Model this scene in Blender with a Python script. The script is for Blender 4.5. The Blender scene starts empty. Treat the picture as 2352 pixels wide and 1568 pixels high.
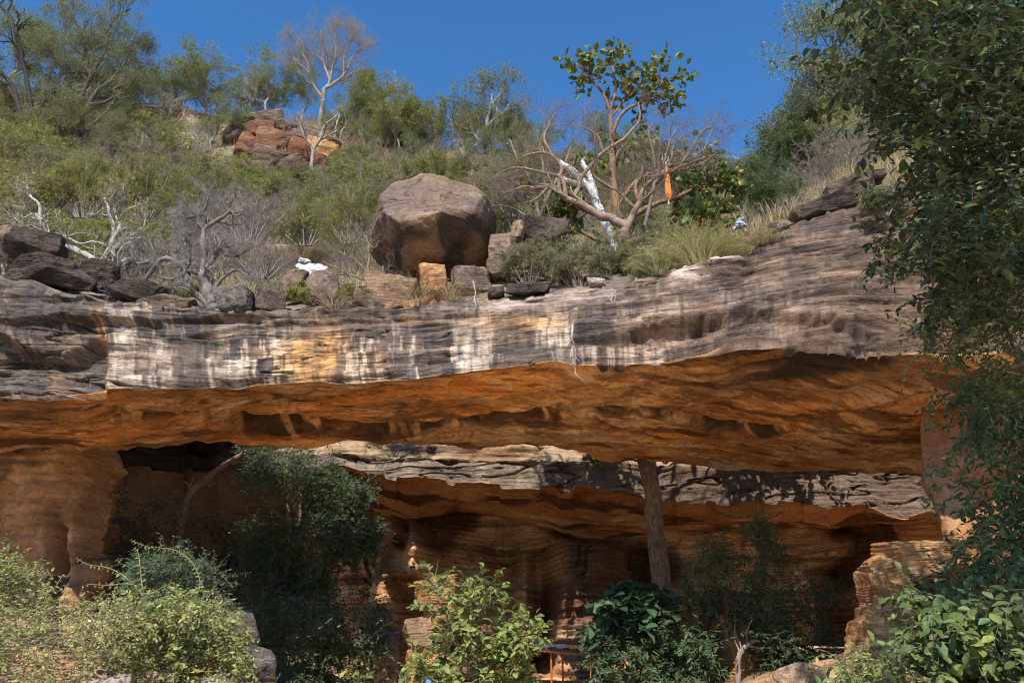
import bpy, math, random
import numpy as np
from mathutils import Matrix, Vector

# ------------------------------------------------------------------ camera, sky, sun, exposure
S = bpy.context.scene
COL = S.collection
F = 1829.0            # focal length, in units where the picture is 2352 x 1568
PITCH = math.radians(20.0)
CAM = np.array([0.0, 0.0, 1.6])
cd = bpy.data.cameras.new('camera')
cd.sensor_width = 36.0
cd.lens = F / 2352.0 * 36.0
cd.clip_start = 0.05
cd.clip_end = 3000.0
cam = bpy.data.objects.new('camera', cd)
cam.location = CAM
cam.rotation_euler = (math.pi / 2 + PITCH, 0, 0)
COL.objects.link(cam)
S.camera = cam

SUN_EL = math.radians(50.0)
SUN_AZ = math.radians(-14.0)      # the sun stands behind the camera, a little to the left
sun_dir = np.array([math.sin(SUN_AZ) * math.cos(SUN_EL), -math.cos(SUN_AZ) * math.cos(SUN_EL), math.sin(SUN_EL)])
W = bpy.data.worlds.new('World')
S.world = W
W.use_nodes = True
wn = W.node_tree
bg = wn.nodes['Background']
sky = wn.nodes.new('ShaderNodeTexSky')
sky.sky_type = 'NISHITA'
sky.sun_disc = False
sky.sun_elevation = SUN_EL
sky.sun_rotation = math.atan2(sun_dir[0], sun_dir[1])
sky.altitude = 600
sky.air_density = 1.0
sky.dust_density = 0.0
sky.ozone_density = 4.0
hs = wn.nodes.new('ShaderNodeHueSaturation')      # the deep blue of a polarised clear sky, the same all over
hs.inputs['Saturation'].default_value = 1.22
wn.links.new(sky.outputs[0], hs.inputs['Color'])
wn.links.new(hs.outputs[0], bg.inputs[0])
bg.inputs[1].default_value = 0.14
sl = bpy.data.lights.new('sun', 'SUN')
sl.energy = 4.8
sl.angle = math.radians(0.53)
sl.color = (1.0, 0.93, 0.83)
so = bpy.data.objects.new('sun', sl)
so.rotation_euler = Vector(sun_dir).to_track_quat('Z', 'Y').to_euler()
so.location = (0, -20, 40)
COL.objects.link(so)
S.view_settings.view_transform = 'Standard'
S.view_settings.look = 'None'
S.view_settings.exposure = 0.6
S.view_settings.gamma = 1.0
S.view_settings.use_curve_mapping = False

S.cycles.filter_width = 1.0

# ------------------------------------------------------------------ small helpers
def ray(px, py):
    u = (np.asarray(px, float) - 1176.0) / F
    v = (784.0 - np.asarray(py, float)) / F
    c, s = math.cos(PITCH), math.sin(PITCH)
    return u, c - s * v, s + c * v

def P3(px, py, y):
    """the place y metres out, seen at px, py of the 2352 x 1568 picture"""
    u, yw, zw = ray(px, py)
    k = np.asarray(y, float) / yw
    return np.stack(np.broadcast_arrays(u * k, yw * k, zw * k + CAM[2]), -1)

def Pz(px, py, z):
    """the place at height z on the line of sight through px, py"""
    u, yw, zw = ray(px, py)
    k = (np.asarray(z, float) - CAM[2]) / zw
    return np.stack(np.broadcast_arrays(u * k, yw * k, zw * k + CAM[2]), -1)

def crv(pts):
    a = np.array(pts, float)
    return lambda x: np.interp(x, a[:, 0], a[:, 1])

def sst(a, b, x):
    t = np.clip((x - a) / (b - a), 0, 1)
    return t * t * (3 - 2 * t)

def nrm(v):
    return v / np.maximum(np.linalg.norm(v, axis=-1, keepdims=True), 1e-9)

def _h(i, j, k, s):
    n = (i.astype(np.uint32) * np.uint32(374761393)) ^ (j.astype(np.uint32) * np.uint32(668265263)) \
        ^ (k.astype(np.uint32) * np.uint32(2147483647 - 58)) ^ np.uint32((s * 1274126177) & 0xffffffff)
    n = (n ^ (n >> np.uint32(13))) * np.uint32(1274126177)
    n = (n ^ (n >> np.uint32(15))) * np.uint32(2246822519)
    return ((n ^ (n >> np.uint32(16))) & np.uint32(0xffff)).astype(np.float32) / 32767.5 - 1.0

def vn(x, y, z, s=0):
    x, y, z = np.broadcast_arrays(np.asarray(x, np.float32), np.asarray(y, np.float32), np.asarray(z, np.float32))
    i, j, k = np.floor(x), np.floor(y), np.floor(z)
    fx, fy, fz = x - i, y - j, z - k
    i, j, k = i.astype(np.int32), j.astype(np.int32), k.astype(np.int32)
    fx, fy, fz = fx * fx * (3 - 2 * fx), fy * fy * (3 - 2 * fy), fz * fz * (3 - 2 * fz)
    r = 0
    for a in (0, 1):
        wa = fx if a else 1 - fx
        for b in (0, 1):
            wb = wa * (fy if b else 1 - fy)
            r = r + wb * ((1 - fz) * _h(i + a, j + b, k, s) + fz * _h(i + a, j + b, k + 1, s))
    return r

def fbm(x, y, z, o=4, s=0, g=0.5):
    r, a = 0, 1.0
    for q in range(o):
        r = r + a * vn(x * 2.03 ** q + 17.3 * q, y * 2.03 ** q - 9.1 * q, z * 2.03 ** q + 4.7 * q, s + q)
        a *= g
    return r

def mixc(a, b, f):
    f = np.clip(f, 0, 1)[..., None]
    return a * (1 - f) + np.asarray(b, np.float32) * f

# ------------------------------------------------------------------ meshes
def mesh(name, V, quads=None, tris=None, col=None, mat=None, smooth=True):
    V = np.ascontiguousarray(np.asarray(V, np.float32).reshape(-1, 3))
    q = np.zeros((0, 4), np.int32) if quads is None else np.asarray(quads, np.int32).reshape(-1, 4)
    t = np.zeros((0, 3), np.int32) if tris is None else np.asarray(tris, np.int32).reshape(-1, 3)
    me = bpy.data.meshes.new(name)
    me.vertices.add(len(V))
    me.vertices.foreach_set('co', V.ravel())
    loops = np.concatenate([q.ravel(), t.ravel()])
    me.loops.add(len(loops))
    me.loops.foreach_set('vertex_index', loops)
    st = np.concatenate([np.arange(len(q)) * 4, len(q) * 4 + np.arange(len(t)) * 3]).astype(np.int32)
    me.polygons.add(len(st))
    me.polygons.foreach_set('loop_start', st)
    me.polygons.foreach_set('use_smooth', np.full(len(st), smooth))
    if col is not None:
        c = np.ones((len(V), 4), np.float32)
        c[:, :3] = np.asarray(col, np.float32).reshape(-1, 3) if np.ndim(col) > 1 else np.asarray(col, np.float32)
        at = me.color_attributes.new('col', 'FLOAT_COLOR', 'POINT')
        at.data.foreach_set('color', c.ravel())
    me.update(calc_edges=True)
    if mat:
        me.materials.append(mat)
    return me

def link(name, me, parent=None, loc=None, kind=None, label=None):
    o = bpy.data.objects.new(name, me)
    COL.objects.link(o)
    if parent is not None:
        o.parent = parent
    if loc is not None:
        o.location = loc
    if kind:
        o['kind'] = kind
    if label:
        o['label'] = label
    return o

def tag(o, label, cat, group=None):
    o['label'] = label
    o['category'] = cat
    if group:
        o['group'] = group
    return o

def empty(name, loc, label=None, cat=None, group=None):
    o = bpy.data.objects.new(name, None)
    o.empty_display_size = 0.2
    o.location = [float(v) for v in loc]
    COL.objects.link(o)
    if label:
        tag(o, label, cat, group)
    return o

def grid_quads(U, V, closed=False):
    i = np.arange(U - 1)[:, None]
    j = np.arange(V if closed else V - 1)[None, :]
    j2 = (j + 1) % V
    return np.stack([i * V + j, i * V + j2, (i + 1) * V + j2, (i + 1) * V + j], -1).reshape(-1, 4)

def grid_normals(G):
    du = np.gradient(G, axis=0)
    dv = np.gradient(G, axis=1)
    return nrm(np.cross(dv, du))

class Bag:
    """collects tubes and leaves, becomes one mesh"""
    def __init__(s):
        s.V, s.Q, s.T, s.C, s.n = [], [], [], [], 0
    def add(s, V, q=None, t=None, c=(0.2, 0.2, 0.2)):
        V = V.reshape(-1, 3)
        s.V.append(V)
        if q is not None:
            s.Q.append(q.reshape(-1, 4) + s.n)
        if t is not None:
            s.T.append(t.reshape(-1, 3) + s.n)
        c = np.asarray(c, np.float32)
        s.C.append(np.broadcast_to(c, (len(V), 3)) if c.ndim == 1 else c.reshape(-1, 3))
        s.n += len(V)
    def mesh(s, name, mat, origin=(0, 0, 0), smooth=True):
        V = np.concatenate(s.V) - np.asarray(origin)
        return mesh(name, V, np.concatenate(s.Q) if s.Q else None, np.concatenate(s.T) if s.T else None,
                    np.concatenate(s.C), mat, smooth)

def tubes(bag, P, R, k=4, c=(0.3, 0.26, 0.22), cvar=0.12, rg=None):
    B, n, _ = P.shape
    T = np.gradient(P, axis=1)
    T = nrm(T)
    ref = np.where(np.abs(T[:, :1, 2:3]) > 0.8, np.array([1.0, 0.2, 0]), np.array([0.1, 0.2, 1.0]))
    X = nrm(np.cross(T, np.broadcast_to(ref, T.shape)))
    Y = np.cross(T, X)
    a = np.arange(k) * 2 * math.pi / k
    V = P[:, :, None] + R[:, :, None, None] * (X[:, :, None] * np.cos(a)[:, None] + Y[:, :, None] * np.sin(a)[:, None])
    b = np.arange(B)[:, None, None] * n * k
    i = np.arange(n - 1)[None, :, None]
    j = np.arange(k)[None, None, :]
    j2 = (j + 1) % k
    q = np.stack([b + i * k + j, b + i * k + j2, b + (i + 1) * k + j2, b + (i + 1) * k + j], -1)
    rg = rg or np.random.default_rng(3)
    cc = np.asarray(c, np.float32) * (1 + cvar * rg.normal(size=(B, n, 1, 1)).astype(np.float32))
    cc = np.broadcast_to(np.clip(cc, 0.01, 0.9), (B, n, k, 3))
    bag.add(V, q, None, cc)

def poly(pts, n=24, rg=None, wob=0.0):
    """smooth curve through points"""
    p = np.asarray(pts, float)
    if len(p) == 2:
        t = np.linspace(0, 1, n)[:, None]
        r = p[0] * (1 - t) + p[1] * t
    else:
        q = np.concatenate([[2 * p[0] - p[1]], p, [2 * p[-1] - p[-2]]])
        s = np.linspace(0, len(p) - 1 - 1e-6, n)
        i = s.astype(int)
        t = (s - i)[:, None]
        a, b, c, d = q[i], q[i + 1], q[i + 2], q[i + 3]
        r = 0.5 * (2 * b + (c - a) * t + (2 * a - 5 * b + 4 * c - d) * t ** 2 + (3 * b - a - 3 * c + d) * t ** 3)
    if rg is not None and wob:
        w = rg.normal(size=r.shape) * wob
        w[0] = 0
        r = r + w
    return r

def grow(rg, P, R, m, L, ang=(35, 75), up=0.15, wander=0.22, n=5, t0=0.25, rr=0.6, tip=0.35, rel=False, rmin=0.003):
    B, nn, _ = P.shape
    idx = np.repeat(np.arange(B), m)
    t = t0 + (1 - t0) * rg.random(len(idx))
    f = t * (nn - 1)
    i = np.minimum(f.astype(int), nn - 2)
    a = (f - i)[:, None]
    base = P[idx, i] * (1 - a) + P[idx, i + 1] * a
    T = nrm(P[idx, i + 1] - P[idx, i])
    r0 = np.maximum((R[idx, i] * (1 - a[:, 0]) + R[idx, i + 1] * a[:, 0]) * rr * (0.7 + 0.5 * rg.random(len(idx))), rmin)
    v = rg.normal(size=T.shape)
    v = nrm(v - T * (v * T).sum(-1, keepdims=True))
    th = np.radians(ang[0] + (ang[1] - ang[0]) * rg.random(len(idx)))[:, None]
    D = T * np.cos(th) + v * np.sin(th)
    D[:, 2] += up
    D = nrm(D)
    ln = np.full(len(idx), float(L)) if not rel else L * np.linalg.norm(P[idx, -1] - P[idx, 0], axis=-1)
    ln = ln * (0.55 + 0.8 * rg.random(len(idx))) * (1.15 - 0.5 * t)
    out = [base]
    p, d = base, D
    for k in range(1, n):
        p = p + d * (ln / (n - 1))[:, None]
        out.append(p)
        d = d + rg.normal(size=d.shape) * wander
        d[:, 2] += up * 0.35
        d = nrm(d)
    P2 = np.stack(out, 1)
    R2 = r0[:, None] * np.linspace(1, tip, n)[None]
    return P2, np.maximum(R2, rmin * 0.6)

def on_twigs(rg, P, per, t0=0.2, jit=0.02):
    B, nn, _ = P.shape
    idx = np.repeat(np.arange(B), per)
    t = t0 + (1 - t0) * rg.random(len(idx))
    f = t * (nn - 1)
    i = np.minimum(f.astype(int), nn - 2)
    a = (f - i)[:, None]
    C = P[idx, i] * (1 - a) + P[idx, i + 1] * a + rg.normal(size=(len(idx), 3)) * jit
    T = nrm(P[idx, i + 1] - P[idx, i])
    return C, T

def leaf_axes(rg, T, spread=0.9, droop=0.15, flat=0.7):
    A = nrm(T * 0.5 + rg.normal(size=T.shape) * spread + np.array([0, 0, -droop]))
    N = rg.normal(size=T.shape) * (1 - flat) * 1.4 + np.array([0, -0.25, 1.0]) * flat
    N = nrm(N - A * (N * A).sum(-1, keepdims=True))
    return A, N

def pick_cols(rg, n, cols, var=0.18):
    c = np.asarray(cols, np.float32)[rg.integers(0, len(cols), n)]
    return np.clip(c * (1 + var * rg.normal(size=(n, 1))) * (1 + 0.06 * rg.normal(size=(n, 3))), 0.004, 0.9)

def leaves(bag, C, A, N, L, wd, cols, big=False, fold=0.18):
    """one folded leaf per row; big: a rounder outline of eight faces"""
    n = len(C)
    L = np.broadcast_to(np.asarray(L, float), (n,))[:, None]
    Sd = np.cross(N, A)
    w = L * wd
    if not big:
        V = np.stack([C, C + A * L * 0.45 + Sd * w * 0.5 - N * w * fold, C + A * L, C + A * L * 0.45 - Sd * w * 0.5 - N * w * fold], 1)
        b = np.arange(n)[:, None] * 4
        t = np.concatenate([b + np.array([[0, 2, 1]]), b + np.array([[0, 3, 2]])])
        bag.add(V, None, t, np.repeat(cols, 4, 0))
    else:
        mid = C + A * L * 0.5 - N * w * 0.04
        V = np.stack([C, C + A * L * 0.22 + Sd * w * 0.36 + N * w * fold * 0.5, C + A * L * 0.58 + Sd * w * 0.5 + N * w * fold, C + A * L * 0.86 + Sd * w * 0.26 + N * w * fold * 0.2,
                      C + A * L - N * w * 0.1,
                      C + A * L * 0.86 - Sd * w * 0.26 + N * w * fold * 0.2, C + A * L * 0.58 - Sd * w * 0.5 + N * w * fold, C + A * L * 0.22 - Sd * w * 0.36 + N * w * fold * 0.5, mid], 1)
        b = np.arange(n)[:, None] * 9
        t = np.concatenate([b + np.array([[8, i, (i + 1) % 8]]) for i in range(8)])
        bag.add(V, None, t, np.repeat(cols, 9, 0))

# ------------------------------------------------------------------ materials
def nodes(name):
    m = bpy.data.materials.new(name)
    m.use_nodes = True
    nt = m.node_tree
    b = nt.nodes['Principled BSDF']
    return m, nt, b

def N_(nt, typ, **kw):
    n = nt.nodes.new(typ)
    for k, v in kw.items():
        setattr(n, k, v)
    return n

def noise(nt, vec, scale, detail=6, rough=0.6, sc=(1, 1, 1), dist=0.0):
    mp = N_(nt, 'ShaderNodeMapping')
    mp.inputs['Scale'].default_value = sc
    nt.links.new(vec, mp.inputs[0])
    n = N_(nt, 'ShaderNodeTexNoise')
    n.inputs['Scale'].default_value = scale
    n.inputs['Detail'].default_value = detail
    n.inputs['Roughness'].default_value = rough
    n.inputs['Distortion'].default_value = dist
    nt.links.new(mp.outputs[0], n.inputs['Vector'])
    return n.outputs['Fac']

def ramp(nt, fac, stops):
    r = N_(nt, 'ShaderNodeValToRGB')
    while len(r.color_ramp.elements) < len(stops):
        r.color_ramp.elements.new(0.5)
    for e, (p, c) in zip(r.color_ramp.elements, stops):
        e.position = p
        e.color = (*c, 1) if not isinstance(c, (int, float)) else (c, c, c, 1)
    nt.links.new(fac, r.inputs[0])
    return r.outputs[0]

def mul(nt, a, b, f=1.0):
    m = N_(nt, 'ShaderNodeMix', data_type='RGBA', blend_type='MULTIPLY')
    m.inputs[0].default_value = f
    nt.links.new(a, m.inputs[6])
    nt.links.new(b, m.inputs[7])
    return m.outputs[2]

def rock_material(name, strata=1.0, bump=0.5, rough=0.92, fine=30.0, tilt=0.0, veins=0.2):
    m, nt, b = nodes(name)
    tc = N_(nt, 'ShaderNodeTexCoord').outputs['Object']
    if tilt:
        mp = N_(nt, 'ShaderNodeMapping')
        mp.inputs['Rotation'].default_value = (0, tilt, 0)
        nt.links.new(tc, mp.inputs[0])
        tc = mp.outputs[0]
    at = N_(nt, 'ShaderNodeAttribute', attribute_name='col')
    lay = noise(nt, tc, 1.6, 9, 0.68, (0.55, 0.55, 7.0), 0.25)
    grain = noise(nt, tc, fine, 5, 0.7)
    pit = noise(nt, tc, 5.0, 7, 0.66)
    c = mul(nt, at.outputs['Color'], ramp(nt, lay, [(0.28, 0.55), (0.5, 1.0), (0.72, 1.2)]), min(1.0, 0.6 * strata))
    if strata > 0.4:
        thin = noise(nt, tc, 2.2, 8, 0.7, (0.45, 0.45, 14.0), 0.35)
        c = mul(nt, c, ramp(nt, thin, [(0.32, 0.22), (0.40, 0.92), (0.60, 1.0), (0.75, 1.25)]), min(1.0, 0.8 * strata))
        gap = noise(nt, tc, 1.0, 6, 0.55, (0.32, 0.32, 4.2), 0.4)
        gate = noise(nt, tc, 0.8, 4, 0.6, (0.7, 0.7, 1.6))
        gm = N_(nt, 'ShaderNodeMix', data_type='RGBA')
        gm.inputs[6].default_value = (1, 1, 1, 1)
        nt.links.new(ramp(nt, gate, [(0.44, 0.0), (0.56, 1.0)]), gm.inputs[0])
        nt.links.new(ramp(nt, gap, [(0.472, 1.0), (0.492, 0.10), (0.508, 0.10), (0.525, 1.0)]), gm.inputs[7])
        c = mul(nt, c, gm.outputs[2], min(0.9, 0.8 * strata))
    else:
        vein = noise(nt, tc, 0.9, 8, 0.6, (0.45, 1.0, 1.0), 1.3)
        c = mul(nt, c, ramp(nt, vein, [(0.28, 0.62), (0.42, 0.95), (0.50, 0.80), (0.53, 1.12), (0.62, 0.92), (0.74, 1.25)]), veins)
    c = mul(nt, c, ramp(nt, grain, [(0.3, 0.72), (0.7, 1.22)]), 0.75)
    c = mul(nt, c, ramp(nt, pit, [(0.3, 0.62), (0.5, 1.0), (0.72, 1.22)]), 0.8)
    speck = noise(nt, tc, 1.0, 5, 0.75, (9, 9, 9 + 22 * min(1.0, strata)))
    c = mul(nt, c, ramp(nt, speck, [(0.34, 0.40), (0.43, 0.94), (0.56, 1.0), (0.68, 1.40)]), 0.6)
    nt.links.new(c, b.inputs['Base Color'])
    b.inputs['Roughness'].default_value = rough
    b.inputs['Specular IOR Level'].default_value = 0.25
    a1 = N_(nt, 'ShaderNodeMath', operation='MULTIPLY_ADD')
    a1.inputs[1].default_value = 1.2 * strata
    nt.links.new(lay, a1.inputs[0])
    nt.links.new(pit, a1.inputs[2])
    a2 = N_(nt, 'ShaderNodeMath', operation='MULTIPLY_ADD')
    a2.inputs[1].default_value = 0.25
    nt.links.new(grain, a2.inputs[0])
    nt.links.new(a1.outputs[0], a2.inputs[2])
    bp = N_(nt, 'ShaderNodeBump')
    bp.inputs['Strength'].default_value = bump
    bp.inputs['Distance'].default_value = 0.2
    a3 = N_(nt, 'ShaderNodeMath', operation='MULTIPLY_ADD')
    a3.inputs[1].default_value = 0.45
    nt.links.new(speck, a3.inputs[0])
    nt.links.new(a2.outputs[0], a3.inputs[2])
    nt.links.new(a3.outputs[0], bp.inputs['Height'])
    nt.links.new(bp.outputs[0], b.inputs['Normal'])
    return m

def leaf_material(name, trans=0.3, rough=0.55, spec=0.22, vary=False):
    m, nt, b = nodes(name)
    at = N_(nt, 'ShaderNodeAttribute', attribute_name='col')
    c = at.outputs['Color']
    tc = N_(nt, 'ShaderNodeTexCoord').outputs['Object']
    c = mul(nt, c, ramp(nt, noise(nt, tc, 9.0, 3, 0.6), [(0.3, 0.7), (0.7, 1.25)]), 0.7)
    if vary:
        oi = N_(nt, 'ShaderNodeObjectInfo')
        c = mul(nt, c, ramp(nt, oi.outputs['Random'], [(0.0, (0.62, 0.72, 0.6)), (0.5, (0.95, 0.95, 0.9)), (0.9, (1.3, 1.2, 1.0)), (1.0, (1.7, 1.35, 0.9))]))
    nt.links.new(c, b.inputs['Base Color'])
    b.inputs['Roughness'].default_value = rough
    b.inputs['Specular IOR Level'].default_value = spec
    tr = N_(nt, 'ShaderNodeBsdfTranslucent')
    nt.links.new(c, tr.inputs[0])
    mx = N_(nt, 'ShaderNodeMixShader')
    mx.inputs[0].default_value = trans
    nt.links.new(b.outputs[0], mx.inputs[1])
    nt.links.new(tr.outputs[0], mx.inputs[2])
    nt.links.new(mx.outputs[0], nt.nodes['Material Output'].inputs[0])
    return m

def bark_material(name, scale=(1, 1, 0.25), bump=0.5, fleck=0.5):
    m, nt, b = nodes(name)
    at = N_(nt, 'ShaderNodeAttribute', attribute_name='col')
    tc = N_(nt, 'ShaderNodeTexCoord').outputs['Object']
    n1 = noise(nt, tc, 16, 6, 0.7, scale)
    n2 = noise(nt, tc, 4, 4, 0.6)
    c = mul(nt, at.outputs['Color'], ramp(nt, n1, [(0.35, 0.4), (0.55, 1.0), (0.7, 1.25)]), fleck)
    c = mul(nt, c, ramp(nt, n2, [(0.35, 0.65), (0.65, 1.15)]), 0.8)
    nt.links.new(c, b.inputs['Base Color'])
    b.inputs['Roughness'].default_value = 0.9
    b.inputs['Specular IOR Level'].default_value = 0.2
    bp = N_(nt, 'ShaderNodeBump')
    bp.inputs['Strength'].default_value = bump
    bp.inputs['Distance'].default_value = 0.04
    nt.links.new(n1, bp.inputs['Height'])
    nt.links.new(bp.outputs[0], b.inputs['Normal'])
    return m

def plain_material(name, c, rough=0.7, metal=0.0, var=0.25, scale=12.0):
    m, nt, b = nodes(name)
    tc = N_(nt, 'ShaderNodeTexCoord').outputs['Object']
    rg_ = N_(nt, 'ShaderNodeRGB')
    rg_.outputs[0].default_value = (*c, 1)
    k = mul(nt, rg_.outputs[0], ramp(nt, noise(nt, tc, scale, 5, 0.65), [(0.3, 1 - 1.6 * var), (0.6, 1.0), (0.8, 1 + 0.5 * var)]))
    nt.links.new(k, b.inputs['Base Color'])
    b.inputs['Roughness'].default_value = rough
    b.inputs['Metallic'].default_value = metal
    return m

M_ROCK = rock_material('sandstone', 0.8, 0.6)
M_LEDGE = rock_material('ledge_sandstone', 0.6, 0.8)
M_CEIL = rock_material('soffit_sandstone', 0.25, 0.5, fine=22.0, veins=0.6)
M_LAYER = rock_material('layered_sandstone', 0.85, 0.8)
M_BOULDER = rock_material('boulder_sandstone', 0.35, 0.8)
M_EARTH = rock_material('red_earth', 0.1, 0.6, fine=18.0)
M_LEAF = leaf_material('leaf', 0.38)
M_LEAF_DULL = leaf_material('dull_leaf', 0.4, 0.6, 0.15)
M_LEAF_BIG = leaf_material('glossy_leaf', 0.3, 0.5, 0.25)
M_LEAF_ONE = leaf_material('single_leaf', 0.3, 0.5, 0.25, True)
M_GRASS = leaf_material('grass_blade', 0.35, 0.7, 0.1)
M_BARK = bark_material('bark')
M_PALE_BARK = bark_material('pale_bark', (1, 1, 0.6), 0.4, 0.6)
M_TWIG = bark_material('twig', (1, 1, 1), 0.1, 0.4)
# ------------------------------------------------------------------ the rock overhang across the picture
beam_T = crv([(-500, 640), (-260, 650), (0, 663), (60, 668), (130, 690), (230, 700), (330, 706), (440, 722), (480, 735), (560, 734), (650, 724), (760, 714),
              (870, 714), (950, 712), (1050, 698), (1150, 690), (1280, 678), (1400, 660), (1530, 632), (1640, 604), (1700, 588), (1760, 552),
              (1820, 520), (1900, 490), (2000, 462), (2080, 440), (2200, 425), (2600, 400)])
beam_B = crv([(-500, 900), (0, 902), (100, 908), (200, 898), (240, 890), (400, 886), (520, 878), (640, 872), (760, 867), (870, 861), (1000, 856),
              (1090, 848), (1200, 838), (1260, 826), (1330, 832), (1400, 824), (1480, 812), (1560, 805), (1700, 800), (1806, 799), (1900, 803),
              (1990, 806), (2060, 808), (2130, 800), (2600, 800)])
beam_K = crv([(-500, 1030), (200, 1030), (290, 1030), (330, 1019), (450, 1019), (560, 1024), (700, 1022), (800, 1015), (900, 1010), (950, 1009), (1010, 1019), (1100, 1022),
              (1250, 1029), (1320, 1044), (1450, 1058), (1550, 1072), (1700, 1078), (1850, 1082), (1950, 1080), (2050, 1082), (2130, 1090), (2600, 1100)])
beam_yB = crv([(-500, 18.9), (0, 18.9), (300, 19.3), (600, 20.0), (1100, 19.6), (1600, 18.2), (2000, 16.6), (2600, 15.2)])
beam_lean = crv([(-500, .8), (0, .8), (600, 1.0), (1200, 1.3), (1600, 2.0), (2000, 2.6), (2600, 2.8)])
beam_zK = crv([(-500, 6.9), (200, 6.9), (700, 7.3), (1100, 7.5), (1400, 7.3), (1700, 6.9), (2000, 6.5), (2600, 6.2)])
TOP_SLOPE = crv([(-500, .7), (300, .6), (560, .55), (850, .45), (1000, .45), (1130, .8), (1500, .75), (1650, .45), (1750, .25), (2600, .2)])
BEAM_BACK = 5.2

def edge(px):
    """the top front edge of the overhang"""
    return P3(px, beam_T(px), beam_yB(px) + beam_lean(px))

def on_beam(px, dy):
    """a place on the overhang's top, dy metres behind its front edge, in line with px there"""
    e = edge(px)
    r = P3(px, beam_T(px), beam_yB(px) + beam_lean(px) + dy)
    return np.array([r[0], r[1], e[2] + TOP_SLOPE(px) * dy])

U = 1080
us = np.linspace(-420, 2960, U)
nT, nF, nC, nK = 26, 150, 190, 30
E = edge(us)
FB = P3(us, beam_B(us), beam_yB(us))
KB = Pz(us, beam_K(us), beam_zK(us))
TB = E.copy()
bk = np.interp(us, [480, 580, 920, 1000, 1050, 1500, 1750], [BEAM_BACK, 3.3, 3.3, 4.0, 4.2, 4.2, 3.0])
TB[:, 1] += bk
TB[:, 0] *= (E[:, 1] + bk) / E[:, 1]
TB[:, 2] += TOP_SLOPE(us) * bk
KT = TB.copy()
KT[:, 1] = np.maximum(TB[:, 1] + 0.3, KB[:, 1] - 0.3)
KT[:, 0] = KB[:, 0]
KT[:, 2] = np.minimum(TB[:, 2], KB[:, 2] + np.interp(us, [0, 1000, 1400, 2600], [3.2, 2.8, 1.5, 1.2]))

def lerp(a, b, t):
    return a[:, None] * (1 - t)[None, :, None] + b[:, None] * t[None, :, None]

tT = np.linspace(0, 1, nT, endpoint=False)
tF = np.linspace(0, 1, nF, endpoint=False)
tC = np.linspace(0, 1, nC, endpoint=False)
tK = np.linspace(0, 1, nK)
G = np.concatenate([lerp(TB, E, tT), lerp(E, FB, tF), lerp(FB, KB, tC), lerp(KB, KT, tK)], 1)
V_ = G.shape[1]
NR = np.zeros_like(G)
px = np.broadcast_to(us[:, None], G.shape[:2])
py = np.concatenate([np.broadcast_to(beam_T(us)[:, None], (U, nT)),
                     beam_T(us)[:, None] + (beam_B(us) - beam_T(us))[:, None] * tF[None],
                     beam_B(us)[:, None] + (beam_K(us) - beam_B(us))[:, None] * tC[None],
                     np.broadcast_to(beam_K(us)[:, None], (U, nK))], 1)
X, Y, Z = G[..., 0], G[..., 1], G[..., 2]
sF, sC = slice(nT, nT + nF), slice(nT + nF, nT + nF + nC)

# --- the front face: bedding ledges, cracks, a flake on the right, a hollow on the left
fx, fz, fpx, fpy = X[:, sF], Z[:, sF], px[:, sF], py[:, sF]
fs = np.broadcast_to(tF[None], fx.shape)
dipz = fz - 0.035 * fx + 0.16 * fbm(fx * 0.25, 0, fz * 0.5, 3, 11)
out = 0.10 * fbm(fx * 0.3, 3, dipz * 1.3, 4, 21)
lam = fbm(fx * 0.5, 1.0, dipz * 7.0, 4, 31)
rough_zone = np.clip(0.35 + 0.8 * sst(1830, 1990, fpx) + 0.5 * sst(0.25, -0.1, vn(fx * 0.35, 0, dipz * 1.1, 5)), 0, 1.3)
out = out + 0.10 * lam * rough_zone
crk = np.abs(fbm(fx * 0.22, 7.0, dipz * 2.6, 3, 41))
crm = sst(-0.1, 0.35, fbm(fx * 0.3, 2, dipz * 1.5, 2, 51))
crack = (1 - sst(0.0, 0.06, crk)) * crm
crk2 = np.abs(fbm(fx * 0.45, 17.0, dipz * 5.5, 3, 47))
crm2 = sst(0.05, 0.5, fbm(fx * 0.5, 12, dipz * 2.5, 2, 53) + 0.5 * sst(1830, 2000, fpx))
crack2 = (1 - sst(0.0, 0.06, crk2)) * crm2
out = out - 0.24 * crack - 0.14 * crack2
# flake
L2 = crv([(1290, 800), (1330, 797), (1420, 785), (1500, 764), (1600, 752), (1700, 742), (1800, 752), (1900, 762), (2000, 790), (2100, 800)])(fpx)
L1 = crv([(1290, 742), (1400, 728), (1500, 716), (1600, 702), (1700, 690), (1760, 682), (1880, 668), (1960, 664), (2100, 690)])(fpx)
on = sst(1300, 1322, fpx) * (1 - sst(1900, 2080, fpx))
wob = 5 * vn(fpx * 0.02, 0, 0, 4) + 3 * vn(fpx * 0.07, 0, 0, 8)
fl = sst(L1 - 4, L1 + 5, fpy + wob * .5) * (1 - sst(L2 - 6, L2 + 5, fpy + wob)) * on
out = out + 0.32 * fl
under = sst(L2 - 4, L2 + 8, fpy + wob) * on
out = out - under * 0.22 * sst(1320, 1500, fpx) * (1 - sst(1620, 1720, fpx))
# slab along the top right edge
sl_ = (1 - sst(30, 44, fpy - beam_T(fpx) + wob)) * sst(1520, 1560, fpx) * (1 - sst(1695, 1712, fpx))
out = out + 0.12 * sl_
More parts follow.
